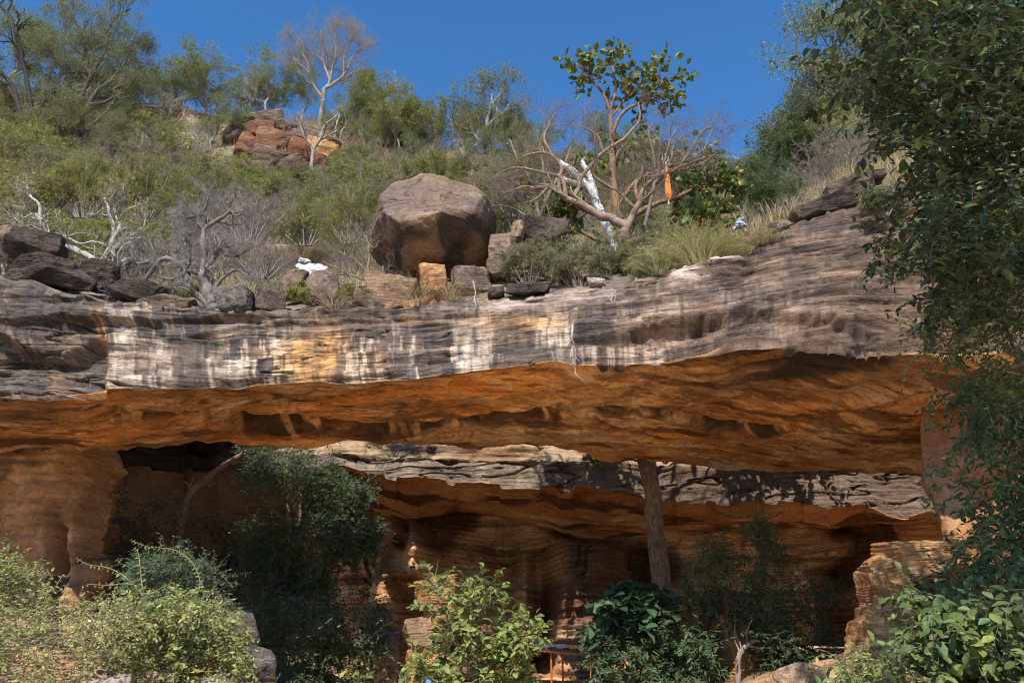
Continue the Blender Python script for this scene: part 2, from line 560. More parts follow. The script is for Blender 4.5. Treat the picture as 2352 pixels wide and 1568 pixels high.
# second, smaller step in the middle
LM = crv([(420, 778), (700, 742), (900, 735), (1050, 728), (1100, 724)])(fpx)
out = out + 0.13 * (1 - sst(LM - 3, LM + 4, fpy + wob)) * sst(380, 470, fpx) * (1 - sst(1050, 1150, fpx))
LM2 = crv([(300, 745), (600, 741), (700, 735)])(fpx)
out = out + 0.22 * (1 - sst(LM2 - 4, LM2 + 3, fpy + wob)) * (1 - sst(560, 700, fpx))
# left hollow
hl = sst(250, 215, fpx) * sst(795, 812, fpy - 14 * np.cos((fpx - 110) / 40) + 0.0012 * (fpx - 110) ** 2)
out = out - 0.55 * hl * (1 - 0.55 * sst(860, 905, fpy))
rib = np.exp(-((fpx - 100 - (fpy - 850) * 0.12) / 20) ** 2) * sst(805, 840, fpy)
out = out + 0.10 * rib * sst(250, 215, fpx)
lat = sst(260, 200, fpx) * (0.15 * fbm(fx * 0.8, 4, fz * 1.8, 4, 61))
out = out + lat - 0.08 * sst(245, 215, fpx) * sst(740, 760, fpy)
out = out - 0.10 * sst(0.93, 1.0, fs)

# --- the underside
cx, cy, cpx, cpy = X[:, sC], Y[:, sC], px[:, sC], py[:, sC]
ct = np.broadcast_to(tC[None], cx.shape)
lip = crv([(200, 920), (330, 936), (500, 937), (700, 946), (850, 960), (1000, 957), (1180, 930), (1280, 914), (1330, 914), (1500, 906), (1600, 925), (1750, 940), (1850, 938), (2000, 948), (2300, 955)])
lipw = lip(cpx) + 5 * vn(cpx * 0.012, 0, 0, 14) + 3 * vn(cpx * 0.05, 0, 0, 15)
lh = crv([(200, 0), (330, .45), (500, .65), (760, .6), (900, .5), (1000, .35), (1250, .35), (1330, .45), (1500, .4), (1600, .5), (1740, .4), (1850, .12), (2100, .1), (2300, .0)])(cpx)
lw = crv([(200, 40), (500, 52), (760, 48), (1000, 42), (1300, 30), (1500, 26), (1650, 36), (1850, 20), (2300, 20)])(cpx)
upz = lh * sst(0, 5, cpy - lipw) * (1 - sst(6, 1, 0) * 0 - sst(6 + 0 * lw, lw, cpy - lipw))
lip2 = crv([(400, 915), (600, 908), (800, 902), (1000, 906), (1100, 905), (1300, 880), (1700, 860)])(cpx) + 6 * vn(cpx * 0.02, 3, 0, 16)
upz = upz + 0.2 * sst(0, 4, cpy - lip2) * (1 - sst(5, 30, cpy - lip2)) * sst(520, 620, cpx) * (1 - sst(1150, 1350, cpx))
lip3 = crv([(1300, 935), (1450, 968), (1650, 1000), (1750, 1010)])(cpx) + 3 * vn(cpx * 0.03, 3, 0, 17)
upz = upz + 0.16 * sst(0, 4, cpy - lip3) * (1 - sst(4, 16, cpy - lip3)) * sst(1300, 1330, cpx) * (1 - sst(1560, 1660, cpx))
flute = fbm((cx + cy * 0.9) * 0.75 + 0.5 * fbm(cx * 0.5, cy * 0.4, 0, 2, 70), (cy - cx * 0.5) * 0.22, 0, 3, 71)
flm = (1 - sst(0.28, 0.62, ct)) * (0.45 + 0.55 * sst(1050, 1350, cpx)) * sst(0, 0.05, ct)
upz = upz + 0.12 * flm * flute
rec = np.exp(-((cpx - 1830) / 200) ** 4) * (1 - sst(0.03, 0.3, ct))
upz = upz + 0.30 * rec + 0.25 * rec * flute
big = fbm(cx * 0.22, cy * 0.35, 3, 3, 81)
upz = upz + 0.07 * big * sst(0, 0.1, ct) * (1 - sst(0.85, 1.0, ct))
ter = fbm(cx * 0.28 + 0.2 * cy, cy * 0.9, 5, 3, 85)
upz = upz + 0.05 * (np.floor(ter * 4) / 4 + sst(0.7, 1.0, (ter * 4) % 1) / 4) * sst(0, 0.1, ct) * (1 - sst(0.9, 1.0, ct))
w1_ = fbm(cx * 0.4, cy * 0.5, 0, 3, 120)
fk_ = fbm(cx * 0.5 + 0.5 * w1_, cy * 1.3 + 0.4 * w1_ - 0.2 * cx, 6, 4, 151, .55) * 3.2
upz = upz + 0.02 * np.floor(fk_) * sst(0, .1, ct) * (1 - sst(.88, 1, ct))
upz = upz + 0.02 * fbm(cx * 2, cy * 3, 9, 3, 88)
pock = sst(0.42, 0.6, fbm(cx * 0.9, cy * 1.8, 1, 2, 89)) * sst(0.15, 0.3, ct) * (1 - sst(0.75, 0.95, ct))
upz = upz + 0.05 * pock

nF_ = nrm(np.cross(FB - E, np.broadcast_to(np.array([1.0, -0.12, 0]), E.shape)))
nF_ = np.where(nF_[:, 1:2] > 0, -nF_, nF_)
D = np.zeros_like(G)
D[:, sF] = out[..., None] * nF_[:, None]
D[:, sC, 2] = upz
# the face's lower edge and the underside start from the same line
seam = D[:, nT + nF - 1][:, None] * (1 - sst(0, 0.06, tC))[None, :, None]
D[:, sC] += seam
# top roughness
tx, ty, tz = X[:, :nT], Y[:, :nT], Z[:, :nT]
D[:, :nT, 2] = 0.18 * fbm(tx * 0.6, ty * 0.6, 0, 4, 91) * (1 - sst(0.8, 1.0, tT))[None] + 0
D[:, :nT] += D[:, nT][:, None] * sst(0.7, 1.0, tT)[None, :, None]
lipn = 0.10 * fbm(us * 0.03, 1, 1, 4, 95) + 0.06 * np.sign(vn(us * 0.05, 2, 2, 97))
D[:, nT:nT + 8, 2] += (lipn * 0.6)[:, None] * np.linspace(1, 0, 8)[None]
D[:, nT - 5:nT, 2] += (lipn * 0.6)[:, None] * np.linspace(0, 1, 5)[None]
kb = fbm(us * 0.015, 5, 5, 4, 99) * 0.12
D[:, nT + nF + nC - 30:nT + nF + nC, 2] += kb[:, None] * np.linspace(0, 1, 30)[None]
D[:, nT + nF + nC:, 2] += kb[:, None] * np.linspace(1, 0, nK)[None]
GB = G + D

# --- colours of the rock: stains, varnish, bare stone, and shade painted into hollows
C = np.zeros(G.shape, np.float32)
C[:] = (0.20, 0.155, 0.12)
# face
bed = np.floor(dipz * 1.7 + 0.3 * vn(fx * .4, 0, 0, 113))
wpx = fpx + 2.5 * fbm(fx * 0.8, 1, fz * 2.0, 3, 115)
strk = 0.75 * fbm(wpx * 0.013, 0.0, fpy * 0.003, 4, 101) + 0.45 * fbm(wpx * 0.045, bed * 7.7, fpy * 0.004, 3, 102)
strk2 = 0.8 * fbm(wpx * 0.085, bed * 1.1, fpy * 0.007, 4, 103, .7) + 0.45 * fbm(wpx * 0.022, 3.0, fpy * 0.012, 3, 104)
gate = sst(-0.35, 0.35, fbm(fpx * 0.007, 2, fpy * 0.016, 3, 106))
blot = fbm(fx * 0.7, 2, fz * 1.3, 4, 105)
cf = np.zeros(fx.shape + (3,), np.float32) + np.array((0.155, 0.108, 0.079), np.float32)
cf = mixc(cf, (0.235, 0.168, 0.122), sst(-0.1, 0.6, blot))
cf = mixc(cf, (0.085, 0.066, 0.056), sst(-0.05, 0.5, fbm(fx * 0.5, 9, dipz * 4.0, 4, 107)) * 0.8)
pale = crv([(-500, .25), (0, .35), (150, .3), (230, .8), (300, .85), (500, .7), (640, .95), (900, .9), (1100, .8), (1250, .65), (1400, .35), (1700, .1), (2600, .05)])(fpx)
low = sst(0.12, 0.75, fs)
pm = pale * (0.3 + 0.7 * low) * (0.45 + 0.55 * gate) * sst(-0.1, 0.25, strk + 0.6 * strk2 + 0.25 * low)
cf = mixc(cf, (0.60, 0.48, 0.37), pm * 0.95)
cf = mixc(cf, (0.74, 0.64, 0.53), pm * sst(0.15, 0.45, strk2 + 0.3 * strk) * 0.85)
def patch(x0, y0, rx, ry):
    return np.exp(-((fpx - x0 - (fpy - y0) * -0.1) / rx) ** 2 - ((fpy - y0) / ry) ** 2)
org = np.clip(patch(712, 835, 75, 42) * 1.5 + patch(745, 790, 45, 35) + patch(228, 790, 14, 50) * 1.2 + patch(1220, 745, 75, 22) * 0.9 + patch(860, 838, 25, 30) * .6 + patch(1150, 740, 60, 20) * .4 + patch(960, 735, 60, 10) * .4, 0, 1.2)
cf = mixc(cf, (0.62, 0.335, 0.12), org * (0.55 + 0.5 * sst(-0.3, 0.4, strk2)))
var = crv([(-500, .6), (0, .75), (180, .75), (230, .3), (400, .5), (560, .5), (660, .25), (900, .35), (1100, .55), (1250, .5), (1400, .65), (1600, .6), (1900, .55), (2050, .4), (2600, .4)])(fpx)
vm = sst(-0.1, 0.3, -strk + 0.5 * fbm(fpx * 0.012, 8, fpy * 0.01, 3, 109) - 0.25 * low + 0.12)
cf = mixc(cf, (0.082, 0.065, 0.057), vm * var)
strk3 = fbm(wpx * 0.055, 14.0 + bed * 1.9, fpy * 0.006, 3, 111, .6) * (0.35 + 0.65 * gate)
cf = mixc(cf, (0.055, 0.048, 0.05), sst(0.05, 0.3, strk3) * crv([(-500, .8), (0, .8), (215, .8), (240, .8), (640, .85), (700, .45), (900, .7), (1300, .6), (2600, .5)])(fpx))
topm = 1 - sst(0.0, 0.2, fs + 0.1 * strk)
cf = mixc(cf, (0.36, 0.275, 0.23), topm * sst(940, 1130, fpx) * (1 - sst(1420, 1500, fpx)) * 0.9)
cf = mixc(cf, (0.62, 0.50, 0.43), sl_ * sst(-0.5, 0.3, blot + 0.4))
cf = mixc(cf, (0.47, 0.36, 0.28), on * sst(L2 - 2, L2 + 10, fpy) * (1 - sst(1500, 1650, fpx)) * sst(-0.6, 0.4, strk2) * 0.9)
cf = mixc(cf, (0.36, 0.26, 0.18), np.exp(-((fpx - 1930) / 60) ** 2) * np.exp(-((fpy - 652) / 14) ** 2) * 0.9)
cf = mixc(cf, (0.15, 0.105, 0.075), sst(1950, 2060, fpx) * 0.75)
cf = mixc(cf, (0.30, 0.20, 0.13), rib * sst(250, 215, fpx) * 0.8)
cf = mixc(cf, (0.07, 0.058, 0.052), hl * (1 - rib) * 0.8 * sst(-0.6, 0.5, strk2 + 0.4))  # shade inside the left hollow, painted as dark colour
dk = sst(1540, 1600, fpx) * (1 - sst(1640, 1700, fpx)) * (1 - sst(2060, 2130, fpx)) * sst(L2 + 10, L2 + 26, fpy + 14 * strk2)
cf = mixc(cf, (0.05, 0.036, 0.028), dk * (0.6 + 0.35 * sst(-.3, .2, strk2)))  # painted shade in the recess under the flake
beds = fbm(fx * 0.25, 5, dipz * 3.2, 4, 117, .6)
cf = cf * (1 + 0.22 * np.clip(beds, -1, 1) * (1 - 0.5 * pm))[..., None]
fleck = fbm(fx * 2.2, 5, dipz * 9.0, 4, 119, .65)
cf = cf * (1 - 0.45 * sst(0.25, 0.6, fleck))[..., None] * (1 + 0.15 * sst(0.2, 0.7, -fleck))[..., None]
cf = cf.astype(np.float32)
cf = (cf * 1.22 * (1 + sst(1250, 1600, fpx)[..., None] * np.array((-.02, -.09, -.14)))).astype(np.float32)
cf = mixc(cf, (0.05, 0.04, 0.035), np.clip(crack + crack2, 0, 1) * 0.5)
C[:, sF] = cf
# underside
w1 = fbm(cx * 0.4, cy * 0.5, 0, 3, 120)
flow = fbm(cx * 0.35 + w1, cy * 1.1 + 0.6 * w1 - 0.15 * cx, 2, 4, 121)
diag = fbm((cx + cy * 0.9) * 0.9 + w1, (cy - cx * 0.4) * 0.25, 3, 3, 123)
cc = np.zeros(cx.shape + (3,), np.float32) + np.array((0.45, 0.25, 0.10), np.float32)
cc = mixc(cc, (0.54, 0.36, 0.195), sst(0.0, 0.7, flow))
cc = mixc(cc, (0.25, 0.12, 0.045), sst(0.0, 0.7, -flow + 0.2 * w1))
cc = mixc(cc, (0.56, 0.225, 0.05), sst(0.05, 0.6, fbm(cx * 0.25, cy * 0.4, 8, 3, 125)) * 0.75)
cc = mixc(cc, (0.52, 0.37, 0.23), sst(0.25, 0.55, np.abs(diag)) * 0.35 * sst(0.1, 0.5, flow + 0.4))
cc = mixc(cc, (0.16, 0.085, 0.04), sst(0.1, 0.5, diag) * flm * 0.7)
fk = fbm(cx * 0.5 + 0.5 * w1, cy * 1.3 + 0.4 * w1 - 0.2 * cx, 6, 4, 151, .55) * 3.2
fid = np.floor(fk)
pick = vn(fid * 3.7, np.floor(cx * .12) * 5.1, 1, 153)
cc = mixc(cc, (0.62, 0.44, 0.25), sst(0.25, 0.3, pick) * .30)
cc = mixc(cc, (0.24, 0.115, 0.045), sst(0.25, 0.3, -pick) * .32)
ed = fk - fid
cc = mixc(cc, (0.66, 0.50, 0.32), (1 - sst(0.0, 0.06, ed)) * sst(-.2, .3, diag) * .35)
cc = mixc(cc, (0.09, 0.05, 0.025), sst(0.93, 1.0, ed) * sst(-.3, .2, -w1) * .5)
lng = fbm(cx * .16, cy * 1.5 - .1 * cx, 7, 4, 157, .55)
cc = mixc(cc, (0.07, 0.04, 0.022), (1 - sst(0, .07, np.abs(lng))) * sst(-.1, .4, fbm(cx * .25, cy * .5, 2, 2, 159)) * .8)
cc = mixc(cc, (0.06, 0.035, 0.02), sst(.38, .6, fbm(cx * .5 - .35 * cy, cy * 1.7, 4, 4, 155, .6)) * .75)
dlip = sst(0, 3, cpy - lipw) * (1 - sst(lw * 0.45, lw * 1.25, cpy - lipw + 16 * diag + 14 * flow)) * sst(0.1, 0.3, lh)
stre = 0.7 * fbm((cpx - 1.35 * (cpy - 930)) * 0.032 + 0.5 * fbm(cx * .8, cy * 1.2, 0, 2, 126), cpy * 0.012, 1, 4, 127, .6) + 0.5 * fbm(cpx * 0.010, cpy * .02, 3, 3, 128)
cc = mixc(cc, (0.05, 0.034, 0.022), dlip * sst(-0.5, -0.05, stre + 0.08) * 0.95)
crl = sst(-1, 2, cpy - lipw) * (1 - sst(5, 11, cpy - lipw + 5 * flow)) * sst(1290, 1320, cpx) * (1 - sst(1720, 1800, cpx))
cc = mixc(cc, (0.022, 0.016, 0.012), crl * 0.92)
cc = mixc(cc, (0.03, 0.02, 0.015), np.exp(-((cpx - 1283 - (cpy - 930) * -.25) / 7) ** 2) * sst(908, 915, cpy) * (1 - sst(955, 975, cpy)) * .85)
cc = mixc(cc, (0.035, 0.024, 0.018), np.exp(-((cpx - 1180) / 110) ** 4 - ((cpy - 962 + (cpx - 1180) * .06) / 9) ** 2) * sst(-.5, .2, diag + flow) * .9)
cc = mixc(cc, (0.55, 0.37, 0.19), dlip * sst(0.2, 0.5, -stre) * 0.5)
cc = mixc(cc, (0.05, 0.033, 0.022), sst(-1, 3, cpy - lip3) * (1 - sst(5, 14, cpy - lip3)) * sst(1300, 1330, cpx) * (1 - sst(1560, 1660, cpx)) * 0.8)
cc = mixc(cc, (0.03, 0.023, 0.018), np.exp(-((cpx - 1830) / 215) ** 4) * (1 - sst(0.20, 0.34, ct + 0.14 * diag + 0.05 * (cpx - 1830) / 200)) * (0.55 + 0.45 * sst(-0.35, 0.1, diag)) * 0.97)  # the front recess darkened by colour to deepen its shade
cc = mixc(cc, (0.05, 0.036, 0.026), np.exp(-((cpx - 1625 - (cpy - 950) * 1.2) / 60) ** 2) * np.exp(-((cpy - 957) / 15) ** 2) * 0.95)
cc = mixc(cc, (0.60, 0.50, 0.40), np.exp(-((cpx - 1675) / 45) ** 6 - ((cpy - 1064 - (cpx - 1650) * 0.1) / 11) ** 4) * 0.85)
cc = mixc(cc, (0.03, 0.02, 0.015), (1 - sst(0.0, 0.035, np.abs(fbm(cx * 0.3, cy * 1.1, 4, 3, 131)))) * sst(0.0, 0.5, fbm(cx * 0.4, cy * 0.4, 9, 2, 133)) * 0.75)
riser = sst(0.55, 0.75, (ter * 4) % 1) * (1 - sst(0.92, 1.0, (ter * 4) % 1)) * sst(0.1, 0.2, ct) * (1 - sst(0.85, 0.97, ct))
cc = mixc(cc, (0.20, 0.10, 0.04), riser * 0.55 * sst(-0.4, 0.3, flow))
cc = (cc * (1 + 0.3 * np.clip(fbm(cx * 1.2, cy * 3.2, 2, 5, 137, .6), -1, 1))[..., None]).astype(np.float32)
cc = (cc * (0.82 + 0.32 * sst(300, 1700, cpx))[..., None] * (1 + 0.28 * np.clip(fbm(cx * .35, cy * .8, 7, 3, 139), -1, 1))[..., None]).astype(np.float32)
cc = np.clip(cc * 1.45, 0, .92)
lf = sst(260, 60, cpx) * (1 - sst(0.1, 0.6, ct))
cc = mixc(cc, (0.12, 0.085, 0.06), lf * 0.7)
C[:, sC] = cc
C[:, :nT] = mixc(C[:, :nT], (0.30, 0.23, 0.17), sst(-0.2, 0.6, fbm(tx, ty, 0, 4, 141)))

arch = empty('rock_arch', on_beam(1176, 2.5), 'long streaked sandstone overhang spanning the whole view above the shaded cave', 'rock overhang')
ao = np.array(arch.location)
allq = grid_quads(U, V_, False)
vcol = allq[:, 0] % V_
isC = (vcol >= nT + nF - 1) & (vcol < nT + nF + nC)
def sub(sel, name, mat):
    q = allq[sel]
    ids, inv = np.unique(q, return_inverse=True)
    me = mesh(name, (GB.reshape(-1, 3) - ao)[ids], inv.reshape(-1, 4), None, C.reshape(-1, 3)[ids], mat)
    return link(name, me, arch)
sub(~isC, 'rock_face', M_ROCK)
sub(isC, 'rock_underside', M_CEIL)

# ------------------------------------------------------------------ the second ledge, the cave's ceiling, its back wall and floor
U2 = 640
u2 = np.linspace(120, 2560, U2)
led_T = crv([(120, 1005), (800, 1000), (1500, 1040), (2560, 1070)])
led_M = crv([(120, 1048), (780, 1046), (900, 1056), (1200, 1064), (1350, 1066), (2560, 1090)])
led_B0 = crv([(120, 1078), (700, 1082), (840, 1088), (930, 1102), (1030, 1108), (1200, 1118), (1300, 1130), (1400, 1144), (1500, 1150), (1700, 1156), (1960, 1168), (2050, 1180), (2560, 1190)])
led_B = lambda x: led_B0(x) + 9 * fbm(np.asarray(x) * .012, 2, 2, 4, 215) + 4 * np.sign(vn(np.asarray(x) * .03, 1, 1, 216))
led_Y = crv([(120, 38.5), (500, 38.5), (640, 34.0), (780, 33.0), (800, 33.0), (1300, 32.5), (1800, 31.0), (2560, 29.5)])
cav_W = crv([(120, 1190), (860, 1165), (960, 1190), (1050, 1172), (1200, 1195), (1330, 1232), (1480, 1225), (1600, 1200), (1800, 1195), (1900, 1215), (2000, 1200), (2560, 1210)])
cav_Y = crv([(120, 41), (500, 41), (880, 39.5), (960, 38.5), (1050, 39.5), (1300, 38.0), (1500, 37.5), (1800, 37), (1950, 39.5), (2050, 37), (2560, 35)])
zt = 10.2
lt = P3(u2, led_T(u2), led_Y(u2) + 1.7)
lt0 = lt.copy(); lt0[:, 2] = zt; lt0[:, 1] += 1.2
lm = P3(u2, led_M(u2), led_Y(u2) + 0.5)
lb = P3(u2, led_B(u2), led_Y(u2) + 0.35)
cw = P3(u2, cav_W(u2), cav_Y(u2))
cb = P3(u2, 1640 + 0 * u2, cav_Y(u2) - 0.9)
cbb = cb.copy(); cbb[:, 2] = -3
ns = [8, 34, 46, 90, 150]
tt = [np.linspace(0, 1, n, endpoint=False) for n in ns]
G2 = np.concatenate([lerp(lt0, lt, tt[0]), lerp(lt, lm, tt[1]), lerp(lm, lb, tt[2]), lerp(lb, cw, tt[3]), lerp(cw, cb, tt[4]), cbb[:, None]], 1)
e = np.cumsum([0] + ns)
X, Y, Z = G2[..., 0], G2[..., 1], G2[..., 2]
p2 = np.broadcast_to(u2[:, None], X.shape)
_, ryw, rzw = None, Y, Z - CAM[2]
q2 = 784 - F * np.tan(np.arctan2(rzw, ryw) - PITCH)      # approximate picture height
D2 = np.zeros_like(G2)
# rounded blocks on the ledge
sb = slice(e[1], e[2])
bl = vn(X[:, sb] * 0.45, 0, Z[:, sb] * 2.2, 201) + 0.5 * vn(X[:, sb] * 1.1, 2, Z[:, sb] * 3.2, 203)
joint = 1 - sst(0, 0.16, np.abs(vn(X[:, sb] * 0.4, 5, np.floor(Z[:, sb] * 2.2) * 3.1, 205)))
D2[:, sb, 1] = -0.35 * bl + 0.4 * joint * 0.6 - 0.25 * np.abs(np.sin(Z[:, sb] * 3.6 + 0.8 * vn(X[:, sb] * .3, 0, 0, 6))) ** 0.6
sb = slice(e[2], e[3])
D2[:, sb, 1] = -0.07 * fbm(X[:, sb] * 0.5, 1, Z[:, sb] * 4, 4, 207) - 0.22
D2[:, sb, 2] += 0.10 * fbm(X[:, sb] * 0.5, 1, 1, 3, 209)
jv = (1 - sst(0, .05, np.abs(vn(X[:, sb] * 0.55, 5, np.floor(Z[:, sb] * 1.7) * 3.1, 206))))
jh = (1 - sst(0, .07, np.abs(fbm(X[:, sb] * .25, 3, Z[:, sb] * 1.9, 3, 208))))
D2[:, sb, 1] += .30 * jv * .25 + .30 * jh - .12 * np.floor(2.2 * fbm(X[:, sb] * .35, 2, Z[:, sb] * 1.2, 2, 210)) / 2.2
sb = slice(e[3], e[4])
t4 = tt[3][None]
fl4 = fbm(X[:, sb] * 0.35 + Y[:, sb] * 0.1, Y[:, sb] * 0.9, 3, 4, 211)
D2[:, sb, 2] = 0.30 * fl4 * sst(0, 0.1, t4) + 0.5 * sst(0, .12, t4) * (1 - sst(.12, .5, t4)) + 0.10 * fbm(X[:, sb] * 0.5, 1, 1, 3, 209) * (1 - sst(0, .2, t4))
D2[:, sb, 1] = -0.22 * (1 - sst(0, 0.1, t4))
sb = slice(e[4], e[5] + 1)
wx, wz, wp = X[:, sb], Z[:, sb], p2[:, sb]
wq = q2[:, sb]
wall_l = fbm(wx * 0.3, 1, wz * 3.5 + 0.3 * vn(wx * .4, 0, 0, 5), 4, 221)
blocks = np.floor(fbm(wx * 0.55, 3, wz * 0.35, 2, 223) * 4) / 4
step = np.abs(((wz * 4.3 + 0.5 * vn(wx * 0.3, 0, wz * 0.5, 7)) % 1) - 0.5) * 2
relief = -1.0 * fbm(wx * 0.38, 2, wz * 0.2, 3, 225) - 1.3 * blocks - 0.20 * wall_l - 0.10 * sst(0.2, 0.7, step) * sst(-.3, .3, vn(wx * .4, 1, wz * .5, 8))
def bump(x0, w, a, top=1150, bot=1700):
    return a * np.exp(-(np.abs(wp - x0) / w) ** 3) * sst(top - 20, top + 30, wq) * (1 - sst(bot - 40, bot, wq))
relief = relief + bump(968 , 20, -2.2, 1150, 1420) + bump(945, 30, 3.0, 1330, 1640) + bump(895, 45, -1.4, 1300, 1640)
relief = relief + bump(1040, 60, -0.9, 1210, 1640) + bump(1245, 26, 2.6, 1250, 1560) + bump(1320, 55, -1.6, 1230, 1500) + bump(1400, 55, -1.5, 1240, 1350) + bump(1150, 34, 1.6, 1230, 1640) + bump(1480, 30, 1.8, 1240, 1640) + bump(1660, 26, 1.5, 1240, 1640)
relief = relief + bump(1930, 50, 3.4, 1290, 1640) + bump(1750, 70, .9, 1210, 1350) + bump(1600, 80, -.8, 1300, 1640) + bump(2030, 30, -1.0, 1200, 1640)
relief = relief + 3.0 * sst(840, 640, wp) * sst(1180, 1260, wq)
D2[:, sb, 1] = relief * sst(0, 14, np.arange(wx.shape[1]))[None]
# the left part of the ledge stands further back under dense leaves
G2d = G2 + D2
C2 = np.zeros(G2.shape, np.float32)
fb = fbm(X * 0.6, Y * 0.4, Z * 1.2, 4, 231)
lay2 = fbm(X * 0.3, Y * 0.3, Z * 5, 4, 233)
top_c = mixc(np.zeros(X.shape + (3,), np.float32) + np.array((0.50, 0.36, 0.22), np.float32), (0.36, 0.20, 0.11), sst(-0.1, 0.5, fb))
top_c = mixc(top_c, (0.19, 0.13, 0.10), sst(0.1, 0.6, lay2))
band_c = mixc(np.zeros(X.shape + (3,), np.float32) + np.array((0.25, 0.195, 0.15), np.float32), (0.40, 0.315, 0.235), sst(0, 0.6, fbm(p2 * 0.03, 0, Z * 0.3, 3, 235)))
band_c = mixc(band_c, (0.22, 0.18, 0.16), sst(0.1, 0.7, lay2) * .7)
band_c = mixc(band_c, (0.17, 0.11, 0.075), sst(1250, 1450, p2) * 0.7)
wall_c = mixc(np.zeros(X.shape + (3,), np.float32) + np.array((0.56, 0.30, 0.14), np.float32), (0.62, 0.39, 0.22), sst(-0.1, 0.5, fb))
wall_c = mixc(wall_c, (0.14, 0.065, 0.035), sst(0.05, 0.55, fbm(X * 0.35, 4, Z * 0.25, 3, 237)))
wall_c = mixc(wall_c, (0.12, 0.07, 0.045), sst(0.0, 0.6, lay2) * 0.7)
ceil_c = mixc(np.zeros(X.shape + (3,), np.float32) + np.array((0.40, 0.18, 0.07), np.float32), (0.48, 0.26, 0.11), sst(0, 0.6, fbm(X * 0.4, Y * 1.0, 1, 4, 239)))
ceil_c = mixc(ceil_c, (0.11, 0.05, 0.025), sst(0, 0.6, fbm(X * 0.4, Y * 1.3, 7, 4, 241)))
stp = np.abs(((Z * 4.3 + 0.5 * vn(X * 0.3, 0, Z * 0.5, 7)) % 1) - 0.5) * 2
wall_c = mixc(wall_c, (0.07, 0.035, 0.02), (1 - sst(.12, .4, stp)) * sst(-.25, .25, vn(X * .35, 1, Z * .6, 9)) * .5)  # shade in the strata recesses, painted as dark lines
dkl = sst(800, 560, p2)  # deep hollow at this end: shade painted into wall, ceiling and ledge colours
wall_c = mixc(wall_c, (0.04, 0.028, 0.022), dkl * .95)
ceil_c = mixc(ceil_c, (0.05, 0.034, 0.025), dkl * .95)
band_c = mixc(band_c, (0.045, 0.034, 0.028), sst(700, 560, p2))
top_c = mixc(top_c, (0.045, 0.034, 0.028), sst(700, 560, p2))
cr2 = (1 - sst(0, .08, np.abs(fbm(X * .3, 1, Z * 2.2, 3, 243)))) * sst(-.2, .3, fbm(X * .4, 3, Z, 2, 245))
band_c = mixc(band_c, (.06, .045, .038), cr2 * .8)
top_c = mixc(top_c, (.08, .05, .035), cr2 * .8)
C2[:, :e[2]] = top_c[:, :e[2]]
C2[:, e[2]:e[3]] = band_c[:, e[2]:e[3]]
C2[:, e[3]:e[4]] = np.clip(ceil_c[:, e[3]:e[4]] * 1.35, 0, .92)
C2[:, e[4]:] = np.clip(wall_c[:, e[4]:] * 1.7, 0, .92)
cave = empty('cave', (0, 36, 0), 'dark cave with a layered back wall and sunlit ledge, behind the overhang', 'cave')
co = np.array((0, 36, 0.0))
q2a = grid_quads(U2, G2.shape[1])
rowi = q2a[:, 0] % G2.shape[1]
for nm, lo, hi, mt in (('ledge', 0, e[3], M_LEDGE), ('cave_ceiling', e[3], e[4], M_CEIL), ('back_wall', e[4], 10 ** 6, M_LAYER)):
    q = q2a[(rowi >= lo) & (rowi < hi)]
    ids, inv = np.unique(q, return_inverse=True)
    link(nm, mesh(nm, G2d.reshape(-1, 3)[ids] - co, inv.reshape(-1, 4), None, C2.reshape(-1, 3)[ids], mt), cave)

# ------------------------------------------------------------------ the wooded hill behind
hill_C = crv([(-900, 190), (-300, 185), (0, 200), (200, 215), (350, 240), (520, 268), (700, 275), (900, 305), (1000, 340), (1150, 345), (1300, 375), (1500, 410), (1700, 430), (1800, 420), (1900, 390), (2050, 330), (2200, 270), (2600, 200), (3200, 180)])
hill_P0 = crv([(-900, 650), (0, 660), (500, 690), (900, 690), (1300, 660), (1600, 600), (1800, 520), (2050, 430), (3200, 400)])
hill_Y0 = crv([(-900, 32), (0, 32), (1000, 32), (1500, 30), (1750, 27.5), (2050, 24), (3200, 23)])
hill_Y1 = crv([(-900, 62), (0, 62), (700, 60), (1000, 58), (1300, 56), (1600, 55), (1800, 48), (2050, 40), (3200, 36)])
def hill(px, py):
    t = np.clip((np.asarray(py, float) - hill_P0(px)) / (hill_C(px) - hill_P0(px)), 0, 1)
    y = hill_Y0(px) + (hill_Y1(px) - hill_Y0(px)) * t ** 1.1
    return P3(px, py, y)
hu = np.linspace(-900, 3200, 300)
rows = []
b0 = P3(hu, hill_P0(hu), hill_Y0(hu))
f0 = b0.copy(); f0[:, 2] = 9.8; f0[:, 1] = np.maximum(b0[:, 1] + 2.0, 33.6)
f0[:, 0] *= 1.05
rows += [f0 + np.array([0, 0.3, -0.05])]
for t in np.linspace(0, 1, 9)[:-1]:
    rows.append(f0 * (1 - t) + b0 * t)
for t in np.linspace(0, 1, 110):
    rows.append(hill(hu, hill_P0(hu) + (hill_C(hu) - hill_P0(hu)) * t))
last = rows[-1]
for k, (dy, dz) in enumerate([(4, .4), (9, -.5), (16, -3), (30, -10), (60, -30), (120, -75)]):
    rows.append(last + np.array([0, dy, dz]))
H = np.stack(rows, 1)
hn = fbm(H[..., 0] * 0.35, H[..., 1] * 0.35, 0, 5, 301)
H[..., 2] += 0.35 * hn * sst(0, 14, np.arange(H.shape[1]))[None]
hc = np.zeros(H.shape, np.float32) + np.array((0.22, 0.165, 0.095), np.float32)
hc = mixc(hc, (0.17, 0.09, 0.05), sst(0, 0.5, fbm(H[..., 0] * 0.3, H[..., 1] * 0.3, 2, 4, 303)))
hc = mixc(hc, (0.32, 0.26, 0.15), sst(0, 0.5, fbm(H[..., 0] * 0.4, H[..., 1] * 0.4, 5, 4, 305)))
